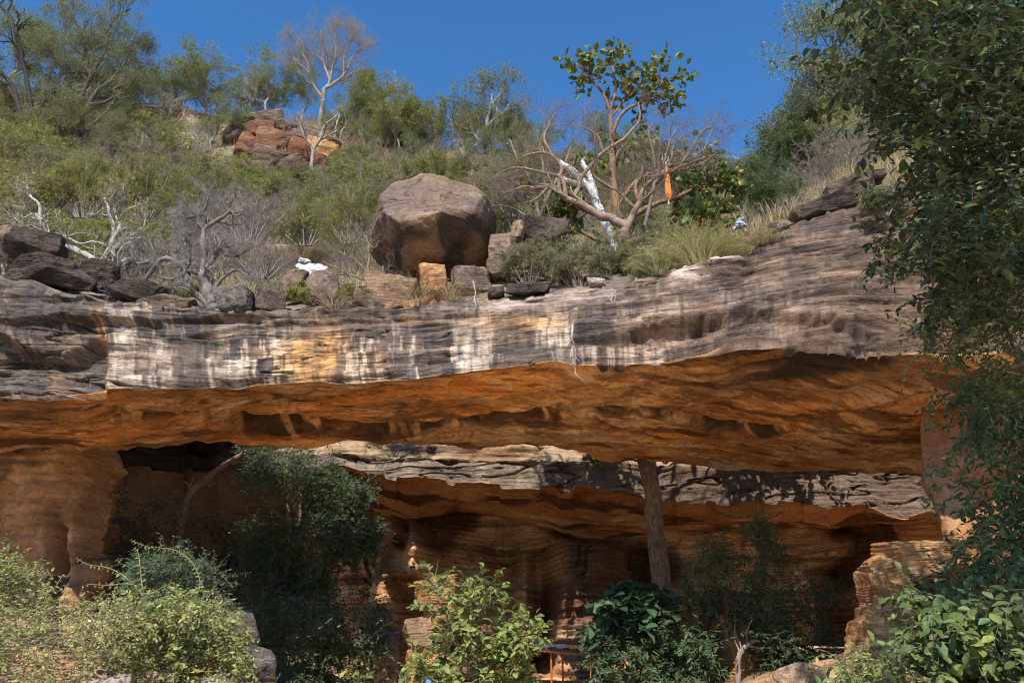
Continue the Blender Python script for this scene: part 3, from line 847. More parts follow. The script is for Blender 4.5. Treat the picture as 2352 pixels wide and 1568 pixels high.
link('hillside', mesh('hillside', H, grid_quads(*H.shape[:2]), None, hc, M_EARTH), kind='structure')

# ------------------------------------------------------------------ the ground
def ground_z(x, y):
    x = np.asarray(x, float); y = np.asarray(y, float)
    m = sst(-2.6, -6.0, x + 0.16 * (y - 12)) * (1.75 + 0.115 * (y - 15)) * sst(2, 9, y)
    m = m * (1 - 0.85 * sst(16, 25, y))
    r = sst(4.0, 8.5, x) * 1.3 * sst(4, 10, y)
    return -0.35 + m * 1.15 + r + 0.10 * fbm(x * 0.5, y * 0.5, 0, 4, 311)
ga = np.concatenate([np.linspace(-400, -30, 20, endpoint=False), np.linspace(-30, 30, 240), np.linspace(30, 400, 21)[1:]])
gb = np.concatenate([np.linspace(-200, -12, 16, endpoint=False), np.linspace(-12, 45, 220), np.linspace(45, 400, 21)[1:]])
GX, GY = np.meshgrid(ga, gb, indexing='ij')
GG = np.stack([GX, GY, ground_z(GX, GY)], -1)
gc = np.zeros(GG.shape, np.float32) + np.array((0.54, 0.32, 0.17), np.float32)
gc = mixc(gc, (0.60, 0.41, 0.25), sst(0, 0.6, fbm(GX * 0.6, GY * 0.6, 1, 4, 313)))
gc = mixc(gc, (0.28, 0.17, 0.09), sst(0, 0.6, fbm(GX * 0.8, GY * 0.8, 6, 4, 315)))
link('ground', mesh('ground', GG, grid_quads(*GG.shape[:2])[:, ::-1], None, gc, M_EARTH), kind='structure')
# ------------------------------------------------------------------ loose rocks
def cube_sphere(n):
    a = np.tan(np.linspace(-math.pi / 4, math.pi / 4, n))
    A, B = np.meshgrid(a, a, indexing='ij')
    o = np.ones_like(A)
    fs_ = [np.stack(v, -1) for v in ((o, A, B), (-o, -A, B), (-A, o, B), (A, -o, B), (-B, A, o), (B, A, -o))]
    Vs, Qs = [], []
    for k, f in enumerate(fs_):
        Vs.append(nrm(f).reshape(-1, 3))
        Qs.append(grid_quads(n, n) + k * n * n)
    V, Q = np.concatenate(Vs), np.concatenate(Qs)
    key = np.round(V * 1e5).astype(np.int64)
    _, first, inv = np.unique(key, axis=0, return_index=True, return_inverse=True)
    return V[first], inv.reshape(-1)[Q]
_CS = {n: cube_sphere(n) for n in (10, 16, 28, 44, 80)}

PAL = {
    'boulder': ((0.27, 0.185, 0.13), (0.37, 0.27, 0.20), (0.12, 0.08, 0.06)),
    'brown': ((0.20, 0.14, 0.10), (0.28, 0.20, 0.145), (0.09, 0.066, 0.054)),
    'pink': ((0.28, 0.195, 0.15), (0.39, 0.285, 0.225), (0.13, 0.09, 0.075)),
    'tan': ((0.40, 0.26, 0.16), (0.50, 0.36, 0.24), (0.22, 0.12, 0.07)),
    'orange': ((0.62, 0.31, 0.125), (0.68, 0.41, 0.20), (0.38, 0.165, 0.065)),
    'grey': ((0.16, 0.135, 0.12), (0.23, 0.19, 0.165), (0.07, 0.06, 0.058)),
    'dark': ((0.10, 0.076, 0.062), (0.155, 0.115, 0.09), (0.045, 0.038, 0.034)),
    'red': ((0.27, 0.11, 0.055), (0.33, 0.175, 0.105), (0.11, 0.06, 0.045)),
    'pale': ((0.50, 0.40, 0.33), (0.60, 0.50, 0.42), (0.30, 0.22, 0.18)),
}

def rock_mesh(name, size, seed, pal='brown', n=28, planes=None, cuts=7, strata=0.0, sdir=(0, 0, 1), rough=0.075, mat=None, pnorm=40, box=True, sfreq=9.0, colfn=None, crack=0.03):
    rg = np.random.default_rng(seed)
    V, Q = _CS[n]
    size = np.asarray(size, float) / 2
    if planes is None:
        Ns, hs = [], []
        if box:
            for ax in range(3):
                for sg in (-1, 1):
                    v = np.zeros(3); v[ax] = sg
                    Ns.append(nrm(v + rg.normal(size=3) * 0.20)); hs.append(0.82 + 0.18 * rg.random())
        for _ in range(cuts):
            v = nrm(rg.normal(size=3))
            Ns.append(v); hs.append((np.abs(v).sum() * 0.62 if box else 0.8) + 0.22 * rg.random())
        Ns, hs = np.array(Ns), np.array(hs)
        d = V
        dn = d @ Ns.T
        r = (np.maximum(dn, 1e-4) / hs) ** pnorm
        r = r.sum(1) ** (-1.0 / pnorm)
        Pn = d * r[:, None] * size
    else:
        Ns = nrm(np.array([p[0] for p in planes], float)); hs = np.array([p[1] for p in planes], float)
        dn = V @ Ns.T
        r = ((np.maximum(dn, 1e-4) / hs) ** pnorm).sum(1) ** (-1.0 / pnorm)
        Pn = V * r[:, None]
    sc = float(np.mean(size))
    o = rg.random(3) * 50
    q = Pn / sc
    sd = nrm(np.array(sdir, float))
    h = q @ sd
    radial = nrm(Pn)
    side = radial - sd * (radial @ sd)[:, None]
    lam = fbm(q[:, 0] * 0.7 + o[0], q[:, 1] * 0.7 + o[1], h * sfreq * 0.5 + o[2], 3, seed % 97)
    st = np.abs(((h * sfreq + 0.8 * vn(q[:, 0] * 0.8, q[:, 1] * 0.8, h, 3)) % 1) - 0.5) * 2
    Pn = Pn + side * ((lam * 0.5 - 0.5 * sst(0.55, 0.95, st)) * strata * sc)[:, None]
    nz = fbm(q[:, 0] * 1.3 + o[0], q[:, 1] * 1.3 + o[1], q[:, 2] * 1.3 + o[2], 5, seed % 89, 0.55)
    ridg = 1 - np.abs(fbm(q[:, 0] * 1.1 + o[1], q[:, 1] * 1.1 + o[2], q[:, 2] * 1.1 + o[0], 3, seed % 83))
    Pn = Pn + radial * (sc * rough * (nz + 0.8 * (ridg - 0.6)))[:, None]
    w_ = fbm(q[:, 0] * 2 + o[1], q[:, 1] * 2, q[:, 2] * 2, 2, 5) * .25
    ck = np.abs(fbm(q[:, 0] * 1.15 + o[2] + w_, q[:, 1] * 1.15 + w_, q[:, 2] * 1.5 + o[0], 2, seed % 71))
    ck = (1 - sst(0.0, 0.07, ck)) * sst(-.2, .2, vn(q[:, 0] * 1.4 + o[0], q[:, 1] * 1.4, q[:, 2] * 1.4, 77))
    stp_ = np.floor(2.5 * fbm(q[:, 0] * 1.6 + o[2], q[:, 1] * 1.6 + o[0], q[:, 2] * 1.9, 2, seed % 67)) / 2.5
    Pn = Pn - radial * (sc * (crack * ck - crack * .8 * stp_))[:, None]
    a, b, c = [np.array(v, np.float32) for v in PAL[pal]]
    col = np.zeros(Pn.shape, np.float32) + a
    col = mixc(col, b, sst(-0.1, 0.55, nz + 0.3 * lam))
    col = mixc(col, c, sst(0.05, 0.6, fbm(q[:, 0] * 1.7 + o[2], q[:, 1] * 1.7, q[:, 2] * 1.7 + o[1], 4, 7)) * 0.75)
    if strata:
        col = mixc(col, c, sst(0.1, 0.6, lam) * 0.6)
    col = mixc(col, c * .45, ck * .8)
    if colfn:
        col = colfn(Pn, col)
    return mesh(name, Pn, Q, None, col, mat or (M_LAYER if strata > 0.02 else M_BOULDER))

def rock(name, pos, size, seed, label, rot=(0, 0, 0), cat='rock', group=None, **kw):
    me = rock_mesh(name, size, seed, **kw)
    o = link(name, me, None, [float(v) for v in pos])
    o.rotation_euler = rot
    if label:
        tag(o, label, cat, group)
    return o

def m_px(px_, y):
    return px_ * y / F * 1.05

# the big boulder balanced over the edge
BY = 22.6
bo = P3(986, 520, BY)
planes = [((-1, -.25, .12), 1.74), ((-.62, -.40, .62), 1.70), ((1, -.22, .02), 1.74), ((-.15, -.90, .36), 1.12), ((.10, -.15, 1), 1.60), ((-.52, .1, .85), 1.50),
          ((.20, -.72, -.62), 1.28), ((-.12, -.50, -.86), 1.38), ((.1, -.3, -1), 1.46), ((0, .1, -1), 1.52), ((-.70, -.30, -.66), 1.30), ((.84, -.50, -.10), 1.62),
          ((0, 1, 0), 1.5), ((.72, -.25, .62), 2.02), ((-.86, -.50, .05), 1.66), ((.62, -.30, -.74), 1.42), ((.34, -.86, .30), 1.32), ((-.52, -.80, .20), 1.50)]
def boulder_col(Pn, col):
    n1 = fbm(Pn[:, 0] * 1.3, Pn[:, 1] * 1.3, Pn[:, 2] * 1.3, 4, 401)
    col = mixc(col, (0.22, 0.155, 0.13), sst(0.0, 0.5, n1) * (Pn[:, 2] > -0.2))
    lowp = sst(-0.2, -0.6, Pn[:, 2] - .35 * Pn[:, 0] + 0.12 * n1)  # lower part: browner stone, with the underside's shade painted dark
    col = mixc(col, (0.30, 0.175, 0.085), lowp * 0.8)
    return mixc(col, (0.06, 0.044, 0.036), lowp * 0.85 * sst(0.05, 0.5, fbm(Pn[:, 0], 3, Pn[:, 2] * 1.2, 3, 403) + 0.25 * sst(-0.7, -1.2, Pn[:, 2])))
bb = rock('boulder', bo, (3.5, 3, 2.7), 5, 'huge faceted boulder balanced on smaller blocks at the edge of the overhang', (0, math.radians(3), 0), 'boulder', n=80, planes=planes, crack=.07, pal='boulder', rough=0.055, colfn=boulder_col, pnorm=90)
def r_edge(px_, py_, w, h, dy, seed, label, name='rock', dep=None, cat='rock', **kw):
    """a rock on the overhang: centre seen at px, py, w x h picture units, dy metres behind the edge"""
    y = float(beam_yB(px_) + beam_lean(px_) + dy)
    d = dep or m_px(0.8 * min(w, 1.3 * h), y)
    return rock(name, P3(px_, py_, y + 0.3 * d), (m_px(w, y), d, m_px(h, y)), seed, label, cat=cat, **kw)

r_edge(910, 680, 118, 92, 0.75, 21, 'tan squared block under the near side of the balanced boulder, split at its corner', 'support_block', pal='tan', n=28, strata=0.03, rot=(0, .05, .1), cuts=3)
r_edge(1002, 645, 52, 92, 0.85, 22, 'upright orange and cream layered block wedged beneath the boulder', 'support_block', pal='orange', n=28, strata=0.09, sdir=(.3, 0, 1), cuts=3, rot=(0, -.08, .3))
r_edge(1084, 650, 112, 78, 0.9, 23, 'squat layered pinkish block holding up the far end of the boulder', 'support_block', pal='pink', n=28, strata=0.07, sdir=(-.1, 0, 1), cuts=4, rot=(0, -.1, .25))
r_edge(968, 703, 82, 34, 0.25, 24, 'bright orange flat chip of rock lying below the tan block', 'rock_chip', pal='orange', n=16, cuts=5, rot=(0, -.12, 0))
r_edge(846, 704, 84, 40, 0.35, 25, 'low grey brown wedge of rock beside the tan support block', pal='brown', n=16, rot=(0, .35, .2))
r_edge(742, 668, 92, 76, 1.3, 26, 'pale pink rounded block under the white cloth', pal='pink', n=28, rot=(0, -.1, .2))
r_edge(680, 655, 58, 82, 1.7, 27, 'weathered brown block standing next to the pale pink block', pal='brown', n=16, rot=(0, .1, -.2))
r_edge(620, 694, 70, 64, 0.7, 28, 'dark grey squared block with pale streaks on the shelf edge', pal='dark', n=28, rot=(0, .02, .2), cuts=3)
r_edge(545, 698, 90, 70, 0.7, 29, 'dark boulder at the foot of the pale twisted tree', pal='grey', n=28, rot=(0, -.15, -.2))
r_edge(475, 728, 60, 40, 0.35, 30, 'small dark slab just below the pale twisted tree trunk', pal='dark', n=16)
r_edge(85, 570, 150, 80, 1.6, 31, 'dark block with upright ribbed layers on top of the layered stack', pal='dark', n=28, strata=0.09, sdir=(1, 0, .35), rot=(0, .15, .15), sfreq=12)
r_edge(105, 625, 180, 88, 1.0, 32, 'big dark layered block at the base of the rock stack', pal='dark', n=44, strata=0.10, sdir=(-.15, 0, 1), rot=(0, .12, -.2), sfreq=11)
r_edge(230, 640, 90, 70, 1.2, 33, 'dark layered rock behind the white-barked trunk', pal='dark', n=28, strata=0.08)
r_edge(320, 668, 110, 62, 0.9, 34, 'dark mossy block between the two white-barked trees', pal='dark', n=28, strata=0.05, rot=(0, .2, 0))
r_edge(380, 700, 120, 46, 0.3, 35, 'long brown ledge block under the sprawling white branches', pal='brown', n=28, strata=0.05)
r_edge(290, 722, 190, 44, 0.1, 36, 'flat brown slab at the lip of the overhang below the pale branches', pal='brown', n=28, strata=0.05)
r_edge(15, 545, 60, 50, 1.9, 37, 'brown tilted rock at the picture edge beside the ribbed block', pal='brown', n=16)
r_edge(1152, 575, 70, 90, 1.9, 38, 'purple grey fractured rock just beyond the balanced boulder', pal='pink', n=28, cuts=9)
r_edge(1245, 532, 145, 62, 2.6, 39, 'dark wedge-shaped boulder with a pale end behind the low bushes', pal='dark', n=28, cuts=8, rot=(0, .28, 0))
r_edge(1188, 530, 34, 56, 2.3, 40, 'pale buff end block leaning on the dark wedge-shaped boulder', pal='tan', n=16, rot=(0, .15, 0))
r_edge(1145, 616, 60, 60, 1.2, 41, 'rounded brown rock wedged beside the squat layered block', pal='brown', n=16)
r_edge(1190, 600, 60, 40, 1.6, 42, 'pale flat rock half hidden by bushes near the boulder', pal='pale', n=16)
r_edge(1484, 612, 62, 44, 0.8, 43, 'pale pink angular rock among the bushes below the reddish tree', pal='pale', n=16, rot=(0, -.2, 0))
r_edge(1218, 664, 116, 32, 0.25, 44, 'thin stack of dark flaky layers lying on the rim', 'layered_rock', pal='dark', n=28, strata=0.12, rot=(0, -.1, 0), sfreq=7)
r_edge(1140, 672, 40, 30, 0.3, 45, 'small dark stone next to the flaky layers', pal='dark', n=10)
r_edge(1370, 648, 40, 22, 0.2, 46, 'small pale stone on the rim under the bushes', pal='pale', n=10)
r_edge(1345, 727, 56, 22, -0.45, 47, 'pale rounded slab resting in the notch above the hanging roots', pal='pale', n=16)
for k, (x, y, w, h, dy, pal, lab) in enumerate([
        (1900, 470, 150, 46, 0.5, 'dark', 'lowest long dark flaky layer of the rock pile above the streaked face'),
        (1945, 440, 150, 44, 0.8, 'brown', 'middle flaky brown layer of the rock pile above the streaked face'),
        (1985, 413, 120, 36, 1.1, 'dark', 'topmost thin dark layer of the rock pile under the dry brush'),
        (1838, 490, 50, 40, 0.5, 'brown', 'rounded brown stone at the low end of the flaky rock pile'),
        (2040, 452, 130, 60, 0.6, 'grey', 'grey block shaded by the leafy tree beside the flaky rock pile'),
        (1785, 520, 60, 26, 0.5, 'pink', 'small pinkish ledge stone near the white sheet')]):
    r_edge(x, y, w, h, dy, 50 + k, lab, 'layered_rock', pal=pal, n=28, strata=0.12, sdir=(.25, 0, 1), rot=(0, -.30, 0), sfreq=8)

# red outcrop high on the slope: one thing, its blocks are parts
oy = float(hill(650, 385)[1])
oc = P3(650, 385, oy)
outc = empty('rock_outcrop', oc, 'red brown blocky outcrop breaking through the wooded slope below the skyline', 'rock outcrop')
rgo = np.random.default_rng(8)
for k, (x, y, w, h, pal) in enumerate([(545, 318, 60, 44, 'brown'), (600, 305, 80, 40, 'red'), (575, 345, 70, 50, 'red'), (640, 330, 90, 56, 'red'), (625, 372, 80, 44, 'brown'), (690, 350, 60, 66, 'red'),
                                       (720, 385, 80, 52, 'red'), (672, 385, 60, 44, 'brown'), (750, 356, 66, 44, 'orange'), (745, 335, 70, 30, 'red'), (610, 282, 60, 26, 'pink'), (655, 296, 60, 24, 'brown'), (560, 290, 60, 20, 'brown'), (700, 318, 70, 30, 'brown'), (775, 372, 40, 30, 'red'), (600, 395, 60, 30, 'brown')]):
    yy = float(hill(x, y)[1]) - 1.2
    me = rock_mesh('block', (m_px(w * 1.15, yy), m_px(60, yy), m_px(h * 1.2, yy)), 70 + k, pal=pal, n=16, rough=0.08, strata=0.03)
    o = link('block', me, outc, P3(x, y, yy) - oc)
    o.rotation_euler = (rgo.normal() * .08, rgo.normal() * .1 + .12, rgo.normal() * .3)
for k, (x, y, w, h, lab) in enumerate([(990, 372, 70, 30, 'pinkish rock showing between shrubs uphill of the balanced boulder'), (1010, 386, 56, 34, 'brown rock lowest in the gap uphill of the balanced boulder'),
                                       (775, 292, 40, 22, 'brown stone in dry grass below the tall bare tree'), (645, 577, 110, 24, 'low flat rock in the dry grass above the shelf')]):
    yy = float(hill(x, y)[1])
    rock('rock', P3(x, y, yy - .3), (m_px(w, yy), m_px(50, yy), m_px(h, yy)), 90 + k, lab, pal=['pink', 'brown', 'brown', 'pale'][k], n=16)

# ------------------------------------------------------------------ the overhang's two feet
def slab_grid(name, parent, lo, pxs, pys, yfun, colfun, dfun, mat, nu=160, nv=200):
    a = np.linspace(0, 1, nu); b = np.linspace(0, 1, nv)
    x0 = np.linspace(*pxs, nu)[:, None] + 0 * b[None]
    yt, yb = pys
    q = yt(x0) + (yb(x0) - yt(x0)) * b[None]
    dep = yfun(x0, q)
    g = P3(x0, q, dep)
    g = g + dfun(g, x0, q)
    me = mesh(name, g - lo, grid_quads(nu, nv), None, colfun(g, x0, q), mat)
    return link(name, me, parent)

lp = P3(120, 1400, 24.5)
foot = empty('rock_pillar', lp, 'massive brown rock pillar carrying the shaded end of the overhang', 'rock pillar')
pr = crv([(700, 262), (1010, 268), (1040, 262), (1080, 272), (1110, 258), (1180, 262), (1240, 245), (1300, 250), (1360, 238), (1420, 215), (1700, 200)])
def py_top(x): return 905 + 0 * x + np.interp(x, [-400, 0, 100, 260, 300], [0, 5, 25, 95, 110])
def py_bot(x): return 1700 + 0 * x
a_ = np.linspace(0, 1, 190); b_ = np.linspace(0, 1, 240)
yq = 900 + (1700 - 900) * b_[None] + 0 * a_[:, None]
xr = pr(yq) + 6 * vn(yq * 0.03, 0, 0, 9) + 5 * fbm(yq * .11, 0, 0, 3, 10) + 5 * np.sign(vn(yq * .05, 3, 3, 12))
xq = -480 + (xr + 480) * np.minimum(a_ / 0.86, 1)[:, None]
depth = 25.0 - 0.9 * np.cos((xq + 100) / 360.0) + 1.0 * sst(160, 262, xq) ** 2 + 4.5 * np.clip((a_ - .86) / .14, 0, 1)[:, None] ** 1.2 - (yq - 1100) * 0.0035
gP = P3(xq, yq, depth)
gP[..., 1] += -0.30 * fbm(gP[..., 0] * 0.5, 3, gP[..., 2] * 0.4, 5, 501, .55) - 0.16 * fbm((gP[..., 0] - .5 * gP[..., 2]) * 1.2, 3, gP[..., 2] * 0.3, 4, 502) + 0.05 * fbm(gP[..., 0] * 2, 3, gP[..., 2] * 2, 4, 503)
diagc = np.abs(fbm((gP[..., 0] - 0.45 * gP[..., 2]) * 0.8, 1, gP[..., 2] * 0.15, 3, 505))
gP[..., 1] += 0.30 * (1 - sst(0, 0.08, diagc)) - 0.10 * fbm(gP[..., 0] * 1.3, 3, gP[..., 2] * 2.6, 5, 504, .6)
hole = np.exp(-((xq - 138 + (yq - 1280) * 0.02) / 20) ** 2) * sst(1150, 1230, yq + 10 * vn(yq * .03, 1, 1, 3))
bq = fbm(gP[..., 0] * .7 - .35 * gP[..., 2], 2, gP[..., 2] * .45, 2, 512)
gP[..., 1] += -.45 * np.floor(bq * 4) / 4 - .07 * np.abs(((gP[..., 2] * 3.1 + .6 * vn(gP[..., 0] * .5, 0, gP[..., 2] * .4, 5)) % 1) - .5) * 2
gP[..., 1] += 1.1 * hole
gP[..., 1] -= 0.25 * np.exp(-((xq - 190) / 26) ** 2) * sst(1110, 1180, yq)
cP = mixc(np.zeros(gP.shape, np.float32) + np.array((0.44, 0.225, 0.095), np.float32), (0.52, 0.31, 0.16), sst(-0.1, 0.6, fbm(gP[..., 0] * .5, 1, gP[..., 2] * .4, 4, 507)))
cP = mixc(cP, (0.10, 0.06, 0.04), sst(0.05, 0.5, fbm((gP[..., 0] - .4 * gP[..., 2]) * 1.0, 5, gP[..., 2] * .25, 4, 509)) * .6)
cP = np.clip(cP * 1.25, 0, .9)
cP = mixc(cP, (0.05, 0.03, 0.02), (1 - sst(0, 0.06, diagc)) * .85)
cP = (cP * (1 + .3 * np.clip(fbm(gP[..., 0] * .6, 2, gP[..., 2] * 3.5, 5, 511, .6), -1, 1))[..., None]).astype(np.float32)
cP = mixc(cP, (0.42, 0.36, 0.30), sst(60, 10, xq) * (1 - sst(960, 1060, yq)) * .8)
link('pillar_rock', mesh('pillar_rock', gP - lp, grid_quads(*gP.shape[:2]), None, cP, M_BOULDER), foot)
# loose flakes at the pillar's foot
for k, (x, y, w, h, yy, pal, lab) in enumerate([(70, 1345, 110, 60, 20.5, 'brown', 'brown block leaning on the foot of the rock pillar'), (40, 1410, 110, 44, 17.5, 'red', 'reddish slab below the block at the pillar foot')]):
    rock('rock', P3(x, y, yy), (m_px(w, yy), 1.2, m_px(h, yy)), 120 + k, lab, pal=pal, n=28, strata=.03)

rp = P3(2250, 1300, 18.5)
foot2 = empty('rock_pillar', rp, 'orange rock wall carrying the leafy end of the overhang', 'rock pillar')
xl = crv([(900, 2120), (1080, 2128), (1110, 2125), (1150, 2150), (1200, 2165), (1250, 2175), (1300, 2180), (1700, 2200)])
yq = 880 + (1700 - 880) * b_[None] + 0 * a_[:, None]
xq = xl(yq) + (2800 - xl(yq)) * np.maximum((a_ - .1) / .9, 0)[:, None]
depth = 18.9 - 1.6 * sst(2130, 2450, xq) + 5.0 * np.clip(1 - a_ / .1, 0, 1)[:, None] + 0.9 * sst(1100, 920, yq)
gP = P3(xq, yq, depth)
gP[..., 1] += -0.35 * fbm(gP[..., 0] * .5, 2, gP[..., 2] * .5, 4, 521)
cP = mixc(np.zeros(gP.shape, np.float32) + np.array((0.44, 0.19, 0.07), np.float32), (0.44, 0.26, 0.14), sst(0, 0.5, fbm(gP[..., 0] * .6, 1, gP[..., 2] * .6, 4, 523)))
cP = mixc(cP, (0.52, 0.42, 0.36), np.exp(-((xq - 2210) / 90) ** 4 - ((yq - 1035) / 60) ** 4) * .2)
link('pillar_rock', mesh('pillar_rock', gP - rp, grid_quads(*gP.shape[:2])[:, ::-1], None, cP, M_CEIL), foot2)

# ------------------------------------------------------------------ sunlit rock towers in the cave mouth
def tower(name, label, y, blocks, seed):
    base = P3(blocks[-1][0], blocks[-1][1] + blocks[-1][3] / 2, y)
    t = empty(name, base, label, 'rock tower')
    for k, (x, yy, w, h, pal, rot) in enumerate(blocks):
        me = rock_mesh('layer_block', (m_px(w, y), m_px(max(w * .8, 60), y), m_px(h * 1.12, y)), seed + k, pal=pal, n=44, strata=0.13, cuts=2, sfreq=max(3.0, h / 9.0), rough=0.03)
        o = link('layer_block', me, t, P3(x, yy, y) - base)
        o.rotation_euler = (0, rot, 0.2)
    return t
tower('rock_tower', 'thin-layered orange rock column catching sun behind the bright leafy bush', 23.6,
      [(1005, 1362, 92, 62, 'orange', .02), (1008, 1412, 62, 60, 'orange', 0), (985, 1465, 92, 70, 'tan', -.05), (1060, 1490, 120, 80, 'red', .05), (985, 1540, 110, 90, 'orange', 0)], 600)
ty_ = 18.2
base = P3(2060, 1600, ty_)
tw = empty('rock_tower', base, 'sunlit orange layered rock fin beside the leafy climber, curved like a horn', 'rock tower')
for k, (x, yy, w, h, pal, rot, dd) in enumerate([(2105, 1278, 170, 62, 'orange', -.05, 0), (2045, 1310, 100, 66, 'orange', -.25, .1), (2025, 1372, 86, 80, 'orange', .1, 0), (2018, 1440, 96, 80, 'orange', .1, -.1),
                                                 (1985, 1490, 60, 120, 'orange', .32, -.2), (2100, 1450, 120, 110, 'orange', .1, .5), (2120, 1360, 100, 130, 'red', 0, 1.0), (2060, 1540, 200, 120, 'red', 0, .5)]):
    me = rock_mesh('layer_block', (m_px(w, ty_), m_px(90, ty_), m_px(h * 1.15, ty_)), 640 + k, pal=pal, n=44, strata=0.11, cuts=3, sfreq=max(3.0, h / 10.0), rough=0.04)
    o = link('layer_block', me, tw, P3(x, yy, ty_ + dd) - base)
    o.rotation_euler = (0, rot, .15)
tower('rock_tower', 'low layered orange rock glimpsed through the dark leaves near the cave floor', 25.0,
      [(1690, 1400, 100, 60, 'red', 0), (1690, 1455, 90, 60, 'orange', 0), (1720, 1520, 130, 80, 'orange', 0)], 680)

# rocks on the ground
for k, (x, y, w, h, yy, pal, lab) in enumerate([
        (455, 1550, 110, 70, 11.4, 'orange', 'orange block with a dark streaked side under the sunlit shrub'),
        (590, 1532, 80, 60, 12.5, 'grey', 'smooth grey topped boulder beside the orange block'),
        (545, 1440, 80, 60, 24.0, 'grey', 'grey boulder in shade under the arching stem'),
                        (890, 1520, 60, 110, 26.5, 'pink', 'upright pinkish rock beside the dark crevice'),
        (255, 1455, 62, 40, 11.0, 'tan', 'tan squared stone at the top of the sunny bank'),
        (208, 1452, 40, 34, 11.2, 'red', 'reddish stone next to the tan squared stone'),
        (360, 1552, 60, 24, 10.4, 'tan', 'tan stone low on the sunny bank'),
        (262, 1568, 80, 26, 9.6, 'pale', 'pale slab at the bottom of the sunny bank'),
        (500, 1572, 80, 30, 10.6, 'pale', 'pale slab under the orange block'),
        (345, 1490, 70, 40, 11.5, 'orange', 'crumbling orange stone in the middle of the sunny bank'),
                (2180, 1560, 190, 90, 9.0, 'grey', 'grey rounded rock under the trailing leafy climber'),
        (1840, 1560, 90, 50, 15.0, 'tan', 'sunlit tan rock at the foot of the dark shrubs'),
        (760, 1450, 70, 36, 27.5, 'orange', 'sun-flecked orange rock in the dark undergrowth')]):
    p = P3(x, y, yy)
    rock('rock', p, (m_px(w, yy), m_px(.8 * w, yy), m_px(h, yy)), 700 + k, lab, pal=pal, n=28, rot=(0, 0, .3 * (k % 3)), cat='rock')
# ------------------------------------------------------------------ plants
GREYGREEN = [(0.18, 0.22, 0.09), (0.23, 0.26, 0.11), (0.13, 0.165, 0.07), (0.29, 0.29, 0.13)]
OLIVE = [(0.215, 0.24, 0.065), (0.27, 0.275, 0.075), (0.16, 0.185, 0.05)]
YELLOWGREEN = [(0.25, 0.27, 0.065), (0.31, 0.31, 0.085), (0.18, 0.205, 0.055), (0.35, 0.31, 0.065)]
DARK = [(0.065, 0.11, 0.045), (0.085, 0.135, 0.055), (0.05, 0.085, 0.038), (0.11, 0.145, 0.055)]
BLUEDARK = [(0.075, 0.125, 0.055), (0.10, 0.155, 0.065), (0.06, 0.10, 0.048)]
TEAK = [(0.12, 0.18, 0.045), (0.15, 0.205, 0.05), (0.085, 0.14, 0.035), (0.20, 0.20, 0.05), (0.24, 0.18, 0.045)]
LIME = [(0.20, 0.235, 0.06), (0.24, 0.27, 0.075), (0.16, 0.20, 0.05)]
CREEP = [(0.25, 0.28, 0.075), (0.31, 0.33, 0.10), (0.18, 0.21, 0.06), (0.35, 0.33, 0.12)]
GOLD = [(0.55, 0.33, 0.03), (0.5, 0.36, 0.05), (0.4, 0.3, 0.06)]
STRAW = [(0.36, 0.29, 0.17), (0.42, 0.34, 0.20), (0.28, 0.22, 0.13)]
WHITEBARK = (0.44, 0.40, 0.36)
GREYBARK = (0.30, 0.26, 0.22)
BROWNBARK = (0.17, 0.125, 0.095)
REDBARK = (0.31, 0.22, 0.165)

def wood_leaf(rg, stems, radii, levels, bark, leaf=None, ksides=5, twigcol=None, flat=0.6):
    """stems -> branches -> twigs -> leaves; returns two bags"""
    wood, fol = Bag(), Bag()
    for P, R in zip(stems, radii):
        tubes(wood, P[None], R[None], ksides + 3, bark, 0.10, rg)
    segs = []
    for P, R in zip(stems, radii):
        m = levels[0]['m']
        segs.append(grow(rg, P[None], R[None], max(1, int(m * (0.7 + 0.6 * rg.random()))), **{k: v for k, v in levels[0].items() if k != 'm'}))
    allP, allR = np.concatenate([s[0] for s in segs]), np.concatenate([s[1] for s in segs])
    gens = [(allP, allR)]
    for lv in levels[1:]:
        gens.append(grow(rg, gens[-1][0], gens[-1][1], lv['m'], **{k: v for k, v in lv.items() if k != 'm'}))
    for g, (P, R) in enumerate(gens):
        c = bark if (twigcol is None or g == 0) else twigcol
        tubes(wood, P, R, max(3, ksides - g), c, 0.18, rg)
    if leaf:
        for g in ((-1, -2) if len(gens) > 1 and leaf.get('two', True) else (-1,)):
            per = leaf['per'] if g == -1 else max(1, leaf['per'] // 2)
            C, T = on_twigs(rg, gens[g][0], per, 0.15, leaf.get('jit', 0.04))
            keep = rg.random(len(C)) < leaf.get('keep', 1.0)
            C, T = C[keep], T[keep]
            A, N = leaf_axes(rg, T, leaf.get('spread', .9), leaf.get('droop', .15), leaf.get('flat', flat))
            L = leaf['L'] * (0.6 + 0.7 * rg.random(len(C)))
            leaves(fol, C, A, N, L, leaf.get('wd', .45), pick_cols(rg, len(C), leaf['cols']), leaf.get('big', False))
    return wood, fol, gens

def lv(m, L, ang=(30, 70), up=.15, wander=.22, n=5, t0=.25, rr=.6, tip=.35, rel=True, rmin=.004):
    return dict(m=m, L=L, ang=ang, up=up, wander=wander, n=n, t0=t0, rr=rr, tip=tip, rel=rel, rmin=rmin)

